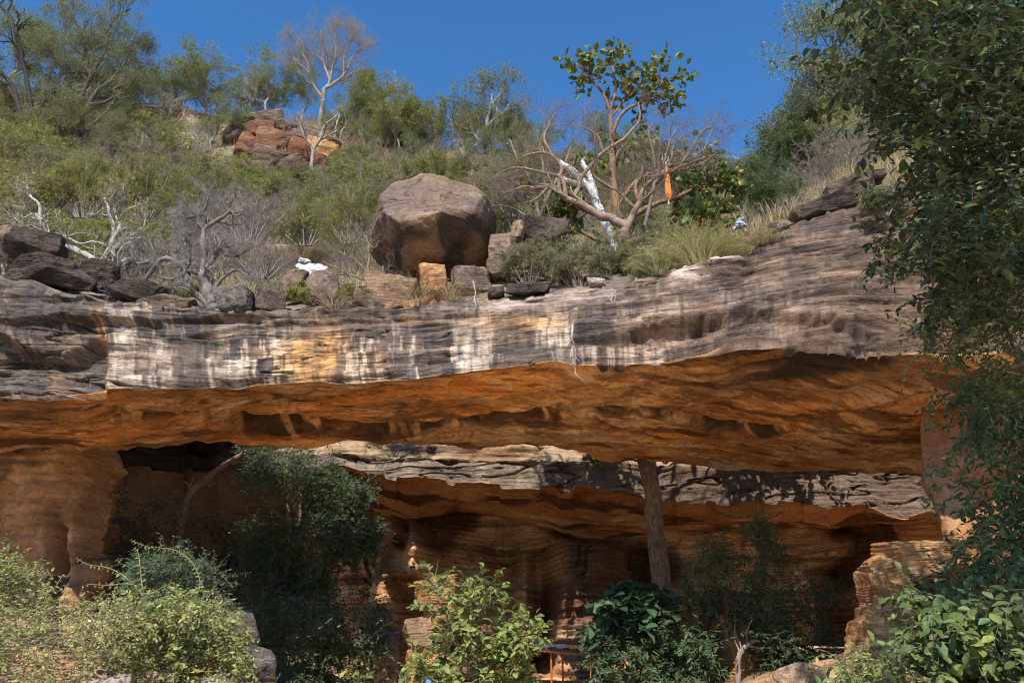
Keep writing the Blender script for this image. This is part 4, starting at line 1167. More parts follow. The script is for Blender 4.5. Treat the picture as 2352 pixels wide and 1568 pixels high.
def stems_for(rg, count, H, r0, lean=.15, wob=.03, spread=.25, frac=.7):
    S_, R_ = [], []
    for k in range(count):
        a = rg.random() * 6.28
        d = np.array([math.cos(a), math.sin(a), 0]) * (spread if count > 1 else lean)
        pts = [np.zeros(3)]
        for s in (.33, .66, 1.0):
            pts.append(d * H * frac * s + np.array([0, 0, H * frac * s * (0.75 + .25 * rg.random() if count > 1 else 1)]) + rg.normal(size=3) * wob * H * np.array([1, 1, .3]))
        P = poly(pts, 10)
        P[:, 2] -= 0.02 * H
        S_.append(P); R_.append(np.linspace(r0, r0 * .4, 10))
    return S_, R_

KINDS = {
    'fine': dict(H=7, st=(1, .12, .10, .05, .1, .66), lv=[lv(13, .62, (35, 75), .18, t0=.3), lv(6, .6), lv(5, .6)], leaf=dict(per=13, L=.17, wd=.32, cols=GREYGREEN, jit=.16), bark=GREYBARK, r=.11),
    'olive': dict(H=7, st=(1, .1, .1, .05, .1, .66), lv=[lv(14, .6, (35, 75), .2, t0=.15), lv(6, .6), lv(5, .6)], leaf=dict(per=15, L=.17, wd=.34, cols=OLIVE, jit=.16), bark=GREYBARK, r=.11),
    'bare': dict(H=6, st=(1, .12, .14, .07, .12, .55), lv=[lv(8, .62, (25, 60), .22, .3, t0=.4, rr=.7), lv(6, .55, (25, 65), .15, .3), lv(6, .5, (25, 70), .1, .3), lv(4, .5, (25, 70), .05, .3)], leaf=None, bark=WHITEBARK, r=.10),
    'dry': dict(H=2.2, st=(7, .2, .2, .06, .5, .7), lv=[lv(7, .5, (20, 65), .1, .3), lv(6, .5, (25, 70), .05, .35), lv(5, .5, (25, 75), .0, .35)], leaf=dict(per=1, L=.07, wd=.5, cols=STRAW + GREYGREEN, keep=.35, two=False), bark=(0.26, .21, .18), r=.022, tw=(.30, .25, .225)),
    'green': dict(H=2.8, st=(5, .2, .2, .07, .45, .65), lv=[lv(8, .62, (25, 65), .15, .3), lv(6, .6), lv(4, .6)], leaf=dict(per=8, L=.075, wd=.6, cols=YELLOWGREEN + OLIVE, jit=.05), bark=(.34, .31, .275), r=.024),
    'dull': dict(H=2.6, st=(5, .2, .2, .06, .45, .65), lv=[lv(8, .62, (25, 65), .15, .3), lv(6, .6), lv(4, .6)], leaf=dict(per=8, L=.075, wd=.45, cols=GREYGREEN + OLIVE, jit=.05), bark=(.27, .23, .2), r=.03),
    'dark': dict(H=4, st=(4, .2, .2, .05, .35, .65), lv=[lv(10, .6, (25, 65), .18, .25), lv(6, .6), lv(4, .6)], leaf=dict(per=14, L=.10, wd=.45, cols=DARK + OLIVE[:1], jit=.06), bark=BROWNBARK, r=.05),
    'sapling': dict(H=5, st=(1, .12, .1, .04, .1, .7), lv=[lv(7, .5, (30, 60), .25, t0=.45), lv(5, .5), lv(4, .5)], leaf=dict(per=3, L=.14, wd=.4, cols=GOLD, jit=.05, keep=.5), bark=WHITEBARK, r=.075),
}
NVAR = {'fine': 5, 'olive': 3, 'bare': 5, 'dry': 5, 'green': 4, 'dull': 4, 'dark': 3, 'sapling': 2}
_proto = {}
def proto(kind, v):
    if (kind, v) not in _proto:
        K = KINDS[kind]
        rg = np.random.default_rng(1000 + 17 * v + 101 * list(KINDS).index(kind))
        st, rr = stems_for(rg, K['st'][0], K['H'], K['r'], K['st'][1], K['st'][3], K['st'][4], K['st'][5])
        w, f, _ = wood_leaf(rg, st, rr, K['lv'], K['bark'], K['leaf'], 5, K.get('tw'))
        wm = w.mesh('branches', M_PALE_BARK if K['bark'] == WHITEBARK else M_TWIG if kind == 'dry' else M_BARK)
        fm = f.mesh('crown', M_LEAF_DULL if kind in ('fine', 'dull', 'dry') else M_LEAF, smooth=False) if K['leaf'] else None
        _proto[(kind, v)] = (wm, fm)
    return _proto[(kind, v)]

def put(kind, pos, h, name, label, cat, group=None, v=None, rg=None, lean=0.0):
    rg = rg or RG
    wm, fm = proto(kind, int(rg.integers(0, NVAR[kind])) if v is None else v)
    e_ = empty(name, pos, label, cat, group)
    s = 1.5 * h / KINDS[kind]['H']
    e_.scale = (s, s, s)
    e_.rotation_euler = (lean * rg.normal() * .3, lean, rg.random() * 6.28 if not lean else 0)
    link('trunk' if 'tree' in name else 'stem', wm, e_)
    if fm:
        link('crown' if 'tree' in name else 'foliage', fm, e_)
    return e_
RG = np.random.default_rng(77)

WORDS = {
    'fine': ('tree', 'grey-green feathery tree', 'tree'), 'olive': ('tree', 'olive green bushy tree', 'tree'), 'bare': ('bare_tree', 'pale leafless tree', 'tree'),
    'dry': ('dry_shrub', 'tangled grey leafless shrub', 'shrub'), 'green': ('shrub', 'yellow-green leafy shrub', 'shrub'),
    'dull': ('shrub', 'dull green small-leaved shrub', 'shrub'), 'dark': ('shrub', 'dark glossy evergreen bush', 'shrub'), 'sapling': ('young_tree', 'slim white-stemmed sapling with golden leaves', 'tree')}
LAND = [(-400, 'the picture edge'), (95, 'the dark curved trunk'), (250, 'the big many-stemmed tree'), (480, 'the pale twisted tree'), (650, 'the red outcrop'), (740, 'the tall bare tree'), (985, 'the balanced boulder'), (1120, 'the tall feathery tree'),
        (1290, 'the white-painted trunk'), (1440, 'the reddish bare tree'), (1530, 'the orange flag'), (1690, 'the white sheet'), (1930, 'the flaky rock pile'), (2150, 'the big leafy tree'), (2700, 'the picture edge')]
_used = {}
def slope_label(kind, px_, f):
    w = WORDS[kind][1]
    zone = 'on the skyline' if f > .86 else 'high on the slope' if f > .58 else 'halfway up the slope' if f > .28 else 'low on the slope'
    k = int(np.searchsorted([a for a, _ in LAND], px_))
    k = min(max(k, 1), len(LAND) - 1)
    a, b = LAND[k - 1], LAND[k]
    near = a if px_ - a[0] < b[0] - px_ else b
    opts = [f'{w} {zone} above {near[1]}' if f > .5 else f'{w} {zone} by {near[1]}',
            f'{w} {zone} between {a[1]} and {b[1]}' if a[1] != b[1] else None,
            f'smaller {w} {zone} near {near[1]}', f'leaning {w} {zone} near {near[1]}', f'spreading {w} {zone} near {near[1]}', f'denser {w} {zone} past {near[1]}', f'thin {w} {zone} beyond {near[1]}', f'low {w} {zone} beneath {near[1]}'] + [f'{q} {w} {zone} near {near[1]}' for q in ('sparse', 'upright', 'ragged', 'rounded', 'sprawling', 'half-dead')]
    for o in opts:
        if o and o not in _used and len(o.split()) <= 16:
            _used[o] = 1
            return o
    return opts[0]

def on_hill(kind, px_, py_, hpx, **kw):
    p = hill(px_, py_)
    f = float(np.clip((py_ - hill_P0(px_)) / (hill_C(px_) - hill_P0(px_)), 0, 1))
    nm, w, cat = WORDS[kind]
    p = p - np.array([0, 0, 0.15])
    return put(kind, p, m_px(hpx, p[1]), kw.pop('name', nm), kw.pop('label', None) or slope_label(kind, px_, f), cat, kw.pop('group', f'{w}s on the wooded slope'), **kw)

# skyline trees, placed one by one
for k, px_, py_, h in [('fine', 30, 240, 200), ('fine', 110, 250, 190), ('fine', 180, 268, 210), ('fine', 300, 285, 190), ('olive', 370, 255, 110), ('olive', 470, 275, 160), ('fine', 420, 255, 120), ('olive', 550, 285, 160),
                        ('fine', 655, 275, 120), ('olive', 690, 280, 110), ('olive', 800, 300, 130), ('olive', 850, 310, 150), ('olive', 890, 322, 140), ('fine', 935, 325, 110), ('fine', 985, 330, 90), ('fine', 830, 305, 140),
                        ('olive', 905, 345, 130), ('olive', 780, 330, 120), ('fine', 1060, 345, 70), ('fine', 1190, 360, 90), ('fine', 1250, 380, 90), ('fine', 1380, 395, 120), ('fine', 1330, 390, 70), ('fine', 1470, 405, 120), ('fine', 1560, 420, 90), ('fine', 1680, 430, 60), ('fine', 1730, 430, 80),
                        ('bare', 430, 262, 150), ('bare', 570, 285, 165), ('bare', 620, 285, 150), ('bare', 1035, 335, 130), ('bare', 900, 300, 140), ('bare', 1160, 350, 110), ('sapling', 605, 268, 95), ('sapling', 905, 345, 75), ('sapling', 965, 335, 55), ('sapling', 770, 320, 100)]:
    on_hill(k, px_, py_, h)
# the slope, thick with shrubs
def fill(n, kinds, x0, x1, f0, f1, h0, h1, seed, mind=24):
    n = int(n * 1.2)
    rg = np.random.default_rng(seed)
    got = []
    tries = 0
    while len(got) < n and tries < n * 30:
        tries += 1
        x = x0 + (x1 - x0) * rg.random()
        y = f0 + (f1 - f0) * rg.random()
        if 505 < x < 800 and 275 < y < 445:
            continue
        if any((x - a) ** 2 + ((y - b) * 1.6) ** 2 < mind ** 2 for a, b in got):
            continue
        got.append((x, y))
    got.sort(key=lambda g: g[1])
    for x, y in got:
        on_hill(kinds[int(rg.integers(0, len(kinds)))], x, y, h0 + (h1 - h0) * rg.random(), rg=rg)
fill(18, ['fine', 'fine', 'bare', 'dull', 'bare'], -60, 520, 250, 400, 90, 150, 1, 40)
fill(26, ['green', 'dry', 'dull', 'bare', 'dry', 'bare'], -60, 480, 390, 520, 80, 130, 2, 40)
fill(24, ['green', 'green', 'dry', 'bare', 'dry'], -60, 430, 510, 650, 80, 130, 3, 38)
fill(22, ['dry', 'green', 'dull', 'bare', 'dry'], 400, 830, 430, 540, 55, 100, 4, 36)
fill(26, ['dry', 'dry', 'dry', 'green'], 390, 860, 530, 660, 60, 100, 5, 32)
fill(14, ['green', 'dry', 'green', 'dull'], 640, 850, 450, 590, 70, 120, 6, 34)
fill(18, ['fine', 'green', 'dull', 'bare', 'fine'], 780, 1230, 330, 430, 70, 120, 7, 36)
fill(16, ['dry', 'green', 'bare', 'dull'], 800, 1260, 410, 520, 60, 110, 8, 36)
fill(16, ['dry', 'dull', 'dull', 'green', 'dry'], 1120, 1500, 420, 560, 70, 130, 9, 34)
fill(10, ['fine', 'dull', 'bare'], 1250, 1760, 400, 460, 60, 110, 10, 40)
fill(8, ['dark', 'dull', 'dark'], 1560, 1790, 450, 560, 70, 120, 11, 40)
# pale bare branches low on that side
_rg = np.random.default_rng(404)
for px_, py_, h in [(20, 470, 100), (75, 430, 90), (130, 500, 95), (170, 440, 100), (215, 540, 90), (265, 480, 100), (300, 590, 80), (330, 440, 95), (375, 520, 90), (420, 470, 90), (60, 600, 80), (150, 600, 80), (450, 560, 80), (110, 380, 90), (250, 400, 90), (820, 470, 80), (870, 500, 70), (930, 430, 80), (1060, 420, 80), (1130, 430, 80)]:
    on_hill('bare', px_, py_, h, rg=_rg)
# the flank on the other side, dark bushes and dry brush
for k, px_, py_, h in [('fine', 1920, 350, 330), ('fine', 1985, 330, 340), ('fine', 1870, 390, 200), ('dark', 1830, 415, 190), ('dark', 1880, 395, 180), ('dark', 1800, 450, 130), ('dark', 1850, 440, 150), ('dark', 1770, 470, 110), ('dull', 1720, 470, 100), ('dark', 1740, 500, 110), ('dark', 1800, 495, 90),
                        ('green', 1920, 400, 130), ('dry', 1900, 420, 120), ('dry', 1950, 400, 130), ('dry', 2000, 390, 140), ('dry', 1870, 450, 110), ('dry', 1930, 430, 110), ('dry', 1980, 410, 110), ('green', 1970, 350, 120), ('dry', 2040, 380, 120), ('green', 2040, 330, 120), ('dull', 2100, 350, 150), ('dry', 1840, 480, 90), ('dull', 2150, 330, 160), ('dark', 2230, 330, 200), ('fine', 2250, 250, 250), ('fine', 2100, 270, 260)]:
    on_hill(k, px_, py_, h)

# dry grass and fallen twigs all over the slope
rg = np.random.default_rng(55)
def hill_scatter(n, x0=-250, x1=2500):
    x = x0 + (x1 - x0) * rg.random(n)
    f = rg.random(n)
    y = hill_P0(x) + (hill_C(x) - hill_P0(x)) * f
    return hill(x, y), x, f
bag = Bag()
pts, xx, ff = hill_scatter(4200)
base = np.repeat(pts, 24, 0) + rg.normal(size=(4200 * 24, 3)) * np.array([.35, .35, .05])
A = nrm(rg.normal(size=base.shape) * .35 + np.array([0, 0, 1.0]))
Nn = rg.normal(size=A.shape) * .5 + np.array([0, -1, .3]); Nn = nrm(Nn - A * (Nn * A).sum(-1, keepdims=True))
leaves(bag, base, A, Nn, .35 + .5 * rg.random(len(base)), .06, pick_cols(rg, len(base), STRAW))
o = link('dry_grass', bag.mesh('dry_grass', M_GRASS, smooth=False), kind='stuff', label='dry straw coloured grass between the shrubs on the slope')
bag = Bag()
pts, xx, ff = hill_scatter(5200, -250, 1900)
m = ~((xx > 520) & (xx < 800) & (ff > .55) & (ff < .95))
pts = pts[m]
n = len(pts)
P = np.repeat(pts[:, None], 4, 1)
D_ = nrm(rg.normal(size=(n, 3)) * .5 + np.array([0, 0, 1.0]))
for k in range(1, 4):
    P[:, k] = P[:, k - 1] + D_ * (.25 + .25 * rg.random((n, 1)))
    D_ = nrm(D_ + rg.normal(size=(n, 3)) * .4)
R = np.linspace(.016, .006, 4)[None] * np.ones((n, 1))
tubes(bag, P, R, 3, (.30, .25, .22), .25, rg)
for q in range(2):
    P2, R2 = grow(rg, P, R, 3, .6, (25, 70), .1, .35, 4, .2, .6)
    tubes(bag, P2, R2, 3, (.31, .26, .235), .25, rg)
C_, T_ = on_twigs(rg, P2, 2, .2, .05)
A, Nn = leaf_axes(rg, T_)
leaves(bag, C_, A, Nn, .10, .5, pick_cols(rg, len(C_), GREYGREEN + OLIVE + STRAW[:1]))
link('undergrowth', bag.mesh('undergrowth', M_TWIG, smooth=False), kind='stuff', label='low tangle of twigs and small leaves covering the slope')
# ------------------------------------------------------------------ trees and bushes built limb by limb
def limb(pts, y, n=22, rg=None, wob=0.0):
    """(px, py, extra depth) points -> smooth curve in space"""
    a = np.array([(p[0], p[1], p[2] if len(p) > 2 else 0.0) for p in pts], float)
    return poly(P3(a[:, 0], a[:, 1], y + a[:, 2]), n, rg, wob)

def leaf_mesh(name, L, wd, col, big=True):
    b = Bag()
    leaves(b, np.zeros((1, 3)), np.array([[1.0, 0, 0]]), np.array([[0, 0, 1.0]]), np.array([L]), wd, np.array([col]), big)
    return b.mesh(name, M_LEAF_ONE, smooth=False)

def single_leaves(parent, origin, C, A, N, L, meshes, rg, L0):
    for k in range(len(C)):
        Sd = np.cross(N[k], A[k])
        s = L[k] / L0
        M = Matrix([[A[k][0] * s, Sd[0] * s, N[k][0] * s, C[k][0] - origin[0]], [A[k][1] * s, Sd[1] * s, N[k][1] * s, C[k][1] - origin[1]],
                    [A[k][2] * s, Sd[2] * s, N[k][2] * s, C[k][2] - origin[2]], [0, 0, 0, 1]])
        o = bpy.data.objects.new('leaf', meshes[int(rg.integers(0, len(meshes)))])
        COL.objects.link(o)
        o.parent = parent
        o.matrix_basis = M

def hero(name, label, cat, y, limbs, levels, seed, bark, leaf=None, twig=None, group=None, mat=None, sides=8, leaf_mat=None, n_single=0):
    """limbs: list of (points, radius px start, end, share of branches)"""
    rg = np.random.default_rng(seed)
    base = P3(limbs[0][0][0][0], limbs[0][0][0][1], y)
    e_ = empty(name, base, label, cat, group)
    wood, fol = Bag(), Bag()
    P0, R0 = [], []
    for pts, r0, r1, *_ in limbs:
        P = limb(pts, y, 20)
        P[1:-1] += rg.normal(size=P[1:-1].shape) * m_px(r0, y) * 0.10
        R = np.linspace(m_px(r0, y), m_px(r1, y), 20)
        tubes(wood, P[None], R[None], sides, bark, .08, rg)
        P0.append(P); R0.append(R)
    gens = []
    for (pts, r0, r1, *w), P, R in zip(limbs, P0, R0):
        m = max(1, round(levels[0]['m'] * w[0])) if (w and w[0]) else 0 if w else levels[0]['m']
        if m:
            gens.append(grow(rg, P[None], R[None], m, **{k: v for k, v in levels[0].items() if k != 'm'}))
    g = [(np.concatenate([a[0] for a in gens]), np.concatenate([a[1] for a in gens]))]
    for l in levels[1:]:
        g.append(grow(rg, g[-1][0], g[-1][1], l['m'], **{k: v for k, v in l.items() if k != 'm'}))
    for q, (P, R) in enumerate(g):
        tubes(wood, P, R, max(3, 5 - q), twig if (twig and q > 0) else bark, .15, rg)
    link('trunk', wood.mesh('trunk', mat or M_PALE_BARK, base), e_)
    if leaf:
        C, T = on_twigs(rg, g[-1][0], leaf['per'], .1, leaf.get('jit', .03))
        A, N = leaf_axes(rg, T, leaf.get('spread', .9), leaf.get('droop', .2), leaf.get('flat', .6))
        L = leaf['L'] * (.6 + .6 * rg.random(len(C)))
        cols = pick_cols(rg, len(C), leaf['cols'])
        if n_single:
            q_ = 784 - F * np.tan(np.arctan2(C[:, 2] - CAM[2], C[:, 1]) - PITCH)
            order = np.argsort(C[:, 1] + rg.random(len(C)) * 1.0 + 50 * ((q_ > 600) & (q_ < 1035)))[:n_single]
            mk = np.zeros(len(C), bool); mk[order] = True
            mats = [leaf_mesh('leaf', leaf['L'], leaf.get('wd', .5), c) for c in leaf['cols'][:3]]
            single_leaves(e_, base, C[mk], A[mk], N[mk], L[mk], mats, rg, leaf['L'])
            C, A, N, L, cols = C[~mk], A[~mk], N[~mk], L[~mk], cols[~mk]
        leaves(fol, C, A, N, L, leaf.get('wd', .45), cols, leaf.get('big', False))
        o = link('crown', fol.mesh('crown', leaf_mat or M_LEAF, base, False), e_)
        if n_single:
            o['kind'] = 'stuff'
    return e_

def A_(m, L, ang=(25, 70), up=.1, wander=.3, n=6, t0=.25, rr=.6, tip=.4, rmin=.004, rel=False):
    return dict(m=m, L=L, ang=ang, up=up, wander=wander, n=n, t0=t0, rr=rr, tip=tip, rmin=rmin, rel=rel)

TW = (.36, .325, .31)
# pale twisted tree, nearest on the overhang
hero('twisted_tree', 'pale twisted leafless tree leaning from the rim, its limbs sprawling wide', 'tree', 21.6,
     [([(493, 722), (486, 690), (474, 655), (462, 625)], 17, 11, .3), ([(493, 720), (470, 690), (440, 670), (428, 640), (424, 618)], 10, 6, .8),
      ([(462, 628), (440, 622), (424, 612), (430, 580), (418, 545), (395, 520)], 7, 3, 1.2), ([(424, 618), (405, 600), (372, 595), (345, 625), (325, 655), (300, 680), (265, 700), (232, 712), (200, 745)], 7, 2, 1.6),
      ([(464, 628), (470, 590), (466, 555), (470, 525), (490, 512), (520, 492), (528, 480), (518, 465)], 8, 3, 1.2), ([(470, 528), (455, 510), (470, 480), (480, 450)], 5, 2, 1), ([(467, 520), (455, 500), (440, 498), (420, 510)], 4, 2, 1),
      ([(462, 625), (478, 612), (495, 590), (505, 578), (528, 588), (550, 585), (572, 572)], 8, 3, 1.2), ([(490, 668), (510, 640), (540, 620), (560, 628), (578, 655)], 5, 2, .8), ([(528, 480), (540, 495), (556, 492)], 3, 1.5, .6),
      ([(345, 600), (320, 605), (295, 600), (285, 620)], 4, 2, 1), ([(420, 612), (400, 640), (380, 640), (350, 630)], 4, 2, 1)],
     [A_(6, .8, wander=.38), A_(5, .5, wander=.35), A_(5, .32, wander=.3), A_(3, .2)], 11, (.19, .17, .155), None, (.30, .275, .26))
hero('twisted_tree', 'white-barked tree with a bent trunk behind the dark rock stack, a few yellow leaves', 'tree', 22.8,
     [([(250, 690), (256, 660), (262, 625), (283, 600), (320, 590)], 13, 5, 1), ([(262, 625), (275, 612), (300, 606)], 6, 3, 1)],
     [A_(7, .9, wander=.35), A_(5, .5, wander=.35), A_(5, .3)], 12, WHITEBARK, dict(per=1, L=.07, wd=.6, cols=YELLOWGREEN), TW)
hero('twisted_tree', 'white-barked tree with long low limbs reaching over the ribbed block', 'tree', 23.0,
     [([(225, 612), (205, 590), (165, 572), (125, 555), (102, 530), (92, 500)], 9, 6, .8), ([(225, 612), (240, 590), (255, 560), (262, 530), (252, 490), (240, 455)], 7, 3, 1.2), ([(92, 500), (75, 492), (55, 500), (40, 490)], 5, 2, 1),
      ([(125, 555), (150, 545), (185, 560), (215, 555), (245, 562)], 4, 2, 1), ([(240, 590), (275, 560), (300, 545), (330, 520), (335, 490)], 5, 2, 1), ([(255, 560), (275, 520), (262, 480), (290, 450)], 6, 2, 1), ([(102, 530), (85, 545), (60, 560)], 4, 2, 1), ([(92, 500), (90, 470), (70, 450), (60, 420)], 5, 2, 1)],
     [A_(7, 1.0, wander=.35), A_(5, .6, wander=.3), A_(4, .35)], 13, WHITEBARK, dict(per=2, L=.10, wd=.6, cols=YELLOWGREEN, jit=.05), TW)
hero('bare_shrub', 'twiggy leafless shrub tangled in front of the white cloth', 'shrub', 22.6,
     [([(856, 655), (830, 640), (800, 630), (770, 615), (740, 600)], 3, 1.2, 1), ([(856, 655), (835, 615), (800, 590), (770, 575)], 3, 1.2, 1), ([(856, 655), (845, 620), (850, 580), (840, 540)], 4, 2, 1), ([(850, 660), (875, 640), (880, 610)], 5, 2, .6), ([(856, 655), (810, 660), (770, 660), (735, 645)], 3, 1.2, 1)],
     [A_(6, .8), A_(5, .5), A_(4, .3)], 14, (.25, .19, .14), None, (.28, .22, .17))
# reddish bare tree
hero('bare_tree', 'reddish-barked bare tree forking low, one heavy limb reaching towards the boulder', 'tree', 23.0,
     [([(1440, 600), (1432, 560), (1432, 540), (1440, 515)], 15, 12, .1), ([(1436, 520), (1410, 505), (1380, 495), (1345, 475), (1300, 455), (1262, 425)], 13, 6, .7), ([(1262, 428), (1230, 432), (1200, 430), (1160, 445)], 7, 2, 1), ([(1290, 450), (1282, 420), (1290, 385), (1270, 360), (1240, 350), (1200, 360)], 6, 2, 1.2),
      ([(1300, 455), (1290, 410), (1240, 395), (1190, 385), (1150, 395)], 6, 2, 1), ([(1345, 475), (1318, 460), (1330, 430), (1340, 400), (1385, 350), (1430, 320), (1460, 290), (1470, 265), (1466, 235)], 7, 2, .7), ([(1440, 520), (1455, 490), (1468, 465), (1480, 430), (1510, 405), (1560, 385), (1620, 360)], 9, 2, 1.4),
      ([(1460, 480), (1440, 460), (1420, 440), (1400, 430)], 5, 2, .8), ([(1468, 465), (1460, 430), (1475, 390), (1470, 350)], 6, 2, 1.2), ([(1560, 385), (1590, 340), (1610, 305), (1640, 290)], 4, 1.5, 1.2), ([(1510, 405), (1530, 360), (1540, 320), (1560, 290)], 4, 1.5, 1.2), ([(1270, 360), (1250, 320), (1260, 290), (1275, 260)], 4, 1.5, 1), ([(1385, 350), (1370, 310), (1330, 290)], 4, 1.5, 1), ([(1262, 425), (1235, 455), (1200, 470)], 5, 2, .8)],
     [A_(8, 1.2, wander=.38, rr=.38), A_(5, .7, wander=.36), A_(4, .42), A_(2, .25)], 15, (.29, .205, .15), None, (.25, .195, .16))
# white-painted trunk
hero('white_tree', 'leaning dead tree trunk painted white with grey bare patches', 'tree', 24.6,
     [([(1440, 640), (1420, 580), (1395, 520), (1372, 470), (1350, 430), (1318, 396), (1284, 372)], 12, 7, .1), ([(1345, 425), (1320, 420), (1296, 412)], 8, 5, .1), ([(1372, 470), (1365, 440), (1352, 400), (1335, 372)], 9, 6, .1)],
     [A_(5, .5), A_(2, .3)], 16, (.78, .77, .76), None, (.4, .36, .33))
# tall bare tree on the skyline and other single trees up there
def hy(px_, py_):
    return float(hill(px_, py_)[1])
hero('tall_bare_tree', 'tall pale leafless tree with a wide fan of branches, highest on the skyline', 'tree', hy(738, 285),
     [([(736, 300), (735, 275), (741, 240), (744, 205)], 7, 5.5, 0), ([(744, 210), (758, 185), (762, 160), (772, 120), (768, 75)], 5, 1.5, 1.2), ([(744, 205), (770, 190), (795, 165), (810, 130), (835, 110)], 5, 1.5, 1.3), ([(740, 225), (720, 195), (712, 165), (700, 130), (680, 95)], 5, 1.5, 1.3), ([(758, 185), (745, 150), (742, 110), (735, 70)], 4, 1.5, 1.2),
      ([(790, 170), (790, 130), (805, 90), (800, 70)], 3.5, 1.2, 1.2), ([(712, 170), (690, 150), (675, 130)], 3, 1.2, 1), ([(720, 195), (700, 185), (680, 150), (670, 110)], 3, 1.2, 1)],
     [A_(9, 2.2, (20, 55), .15, .25, rr=.45), A_(7, 1.3, (20, 60), .1), A_(5, .8), A_(3, .45)], 17, (.33, .28, .24), dict(per=1, L=.13, wd=.35, cols=STRAW + OLIVE, jit=.05), (.36, .30, .26), leaf_mat=M_LEAF_DULL)
hero('bare_tree', 'white forked leafless tree standing in front of the red outcrop', 'tree', hy(716, 400) - 2.0,
     [([(716, 405), (716, 370), (722, 340), (735, 320), (745, 290), (775, 265)], 5.5, 2.5, 1), ([(722, 340), (700, 315), (690, 290), (680, 270)], 4, 1.5, 1), ([(735, 322), (752, 312), (775, 300)], 3, 1.2, .8), ([(700, 315), (685, 310), (668, 300)], 2.5, 1, .8), ([(720, 355), (712, 330), (712, 310)], 2.5, 1, .8)],
     [A_(6, 1.6), A_(5, .9), A_(3, .5)], 18, (.36, .30, .25), None, (.33, .27, .23))
hero('many_stemmed_tree', 'biggest feathery tree at the upper corner, several dark stems from one base', 'tree', hy(240, 300) - 4,
     [([(163, 310), (165, 280), (172, 255), (190, 215), (210, 170), (215, 110)], 8, 4, 1.2), ([(185, 310), (190, 270), (205, 240), (222, 210), (250, 190), (290, 170)], 8, 3, 1.2), ([(168, 262), (160, 220), (162, 180), (150, 130)], 6, 3, 1.2), ([(205, 240), (240, 235), (270, 220), (300, 225), (330, 200)], 5, 2, 1.2), ([(200, 300), (225, 275), (250, 250), (265, 225)], 5, 2, 1), ([(210, 170), (240, 120), (250, 60), (300, 20)], 4, 2, 1.3), ([(215, 120), (180, 60), (150, 20)], 4, 2, 1.2), ([(160, 190), (130, 140), (100, 100)], 4, 2, 1.2), ([(250, 190), (290, 140), (310, 90)], 3, 1.5, 1.2), ([(172, 180), (200, 120), (210, 60)], 4, 2, 1.2)],
     [A_(6, 2.8, (25, 70), .1, t0=.3), A_(7, 1.5), A_(6, .85)], 19, (.15, .125, .105), dict(per=12, L=.16, wd=.36, cols=GREYGREEN + [(0.14, 0.16, 0.085)], jit=.16), (.25, .22, .2), mat=M_BARK, leaf_mat=M_LEAF_DULL)
hero('dark_trunked_tree', 'tree at the picture corner with a dark curved trunk', 'tree', hy(60, 280) - 6,
     [([(62, 290), (48, 260), (30, 200), (0, 165), (-30, 140)], 7, 5, .8), ([(70, 290), (72, 240), (60, 180), (45, 110), (30, 50), (0, 10), (-20, -30)], 7, 4, 1.2), ([(80, 290), (92, 250), (110, 225), (140, 205)], 6, 3, 1), ([(50, 130), (30, 100), (0, 95)], 3, 1.5, 1)],
     [A_(6, 2.3, (25, 70), .1, t0=.35), A_(6, 1.3), A_(5, .8)], 20, (.05, .042, .038), dict(per=8, L=.15, wd=.36, cols=GREYGREEN, jit=.16), (.1, .085, .075), mat=M_BARK, leaf_mat=M_LEAF_DULL)
hero('feathery_tree', 'tall slender feathery tree standing alone on the skyline beyond the boulder', 'tree', hy(1110, 350) - 2,
     [([(1108, 400), (1112, 350), (1120, 320), (1118, 285), (1126, 250), (1130, 215)], 5, 2.5, 1), ([(1112, 335), (1090, 310), (1078, 285)], 3, 1.5, .8), ([(1118, 290), (1140, 270), (1160, 255), (1175, 230)], 3, 1.5, 1.2), ([(1126, 250), (1110, 220), (1100, 195)], 3, 1.5, 1.1), ([(1128, 240), (1150, 215), (1160, 190)], 2.5, 1.2, 1.1)],
     [A_(6, 1.7, (30, 70), .15, t0=.35), A_(5, 1.0), A_(5, .6)], 21, (.34, .3, .26), dict(per=10, L=.16, wd=.36, cols=GREYGREEN, jit=.12), None, leaf_mat=M_LEAF_DULL)
hero('feathery_tree', 'tall grey-green drooping tree against the sky beside the big leafy tree', 'tree', hy(1920, 360) - 1,
     [([(1915, 360), (1910, 300), (1918, 250), (1905, 190), (1915, 120), (1912, 50), (1925, -30)], 5, 2.5, 1.6), ([(1910, 290), (1880, 260), (1860, 240)], 3, 1.5, 1), ([(1918, 250), (1945, 215), (1960, 180)], 3, 1.5, 1), ([(1905, 190), (1885, 160), (1878, 130)], 3, 1.5, 1), ([(1915, 120), (1940, 90), (1960, 60)], 3, 1.5, 1)],
     [A_(8, 1.3, (35, 80), .0, t0=.2), A_(6, .8, up=-.05), A_(5, .5, up=-.1)], 22, (.2, .17, .15), dict(per=9, L=.12, wd=.3, cols=[(0.15, 0.165, 0.13), (0.19, 0.20, 0.15), (0.12, 0.135, 0.10)], jit=.1), None, leaf_mat=M_LEAF_DULL)

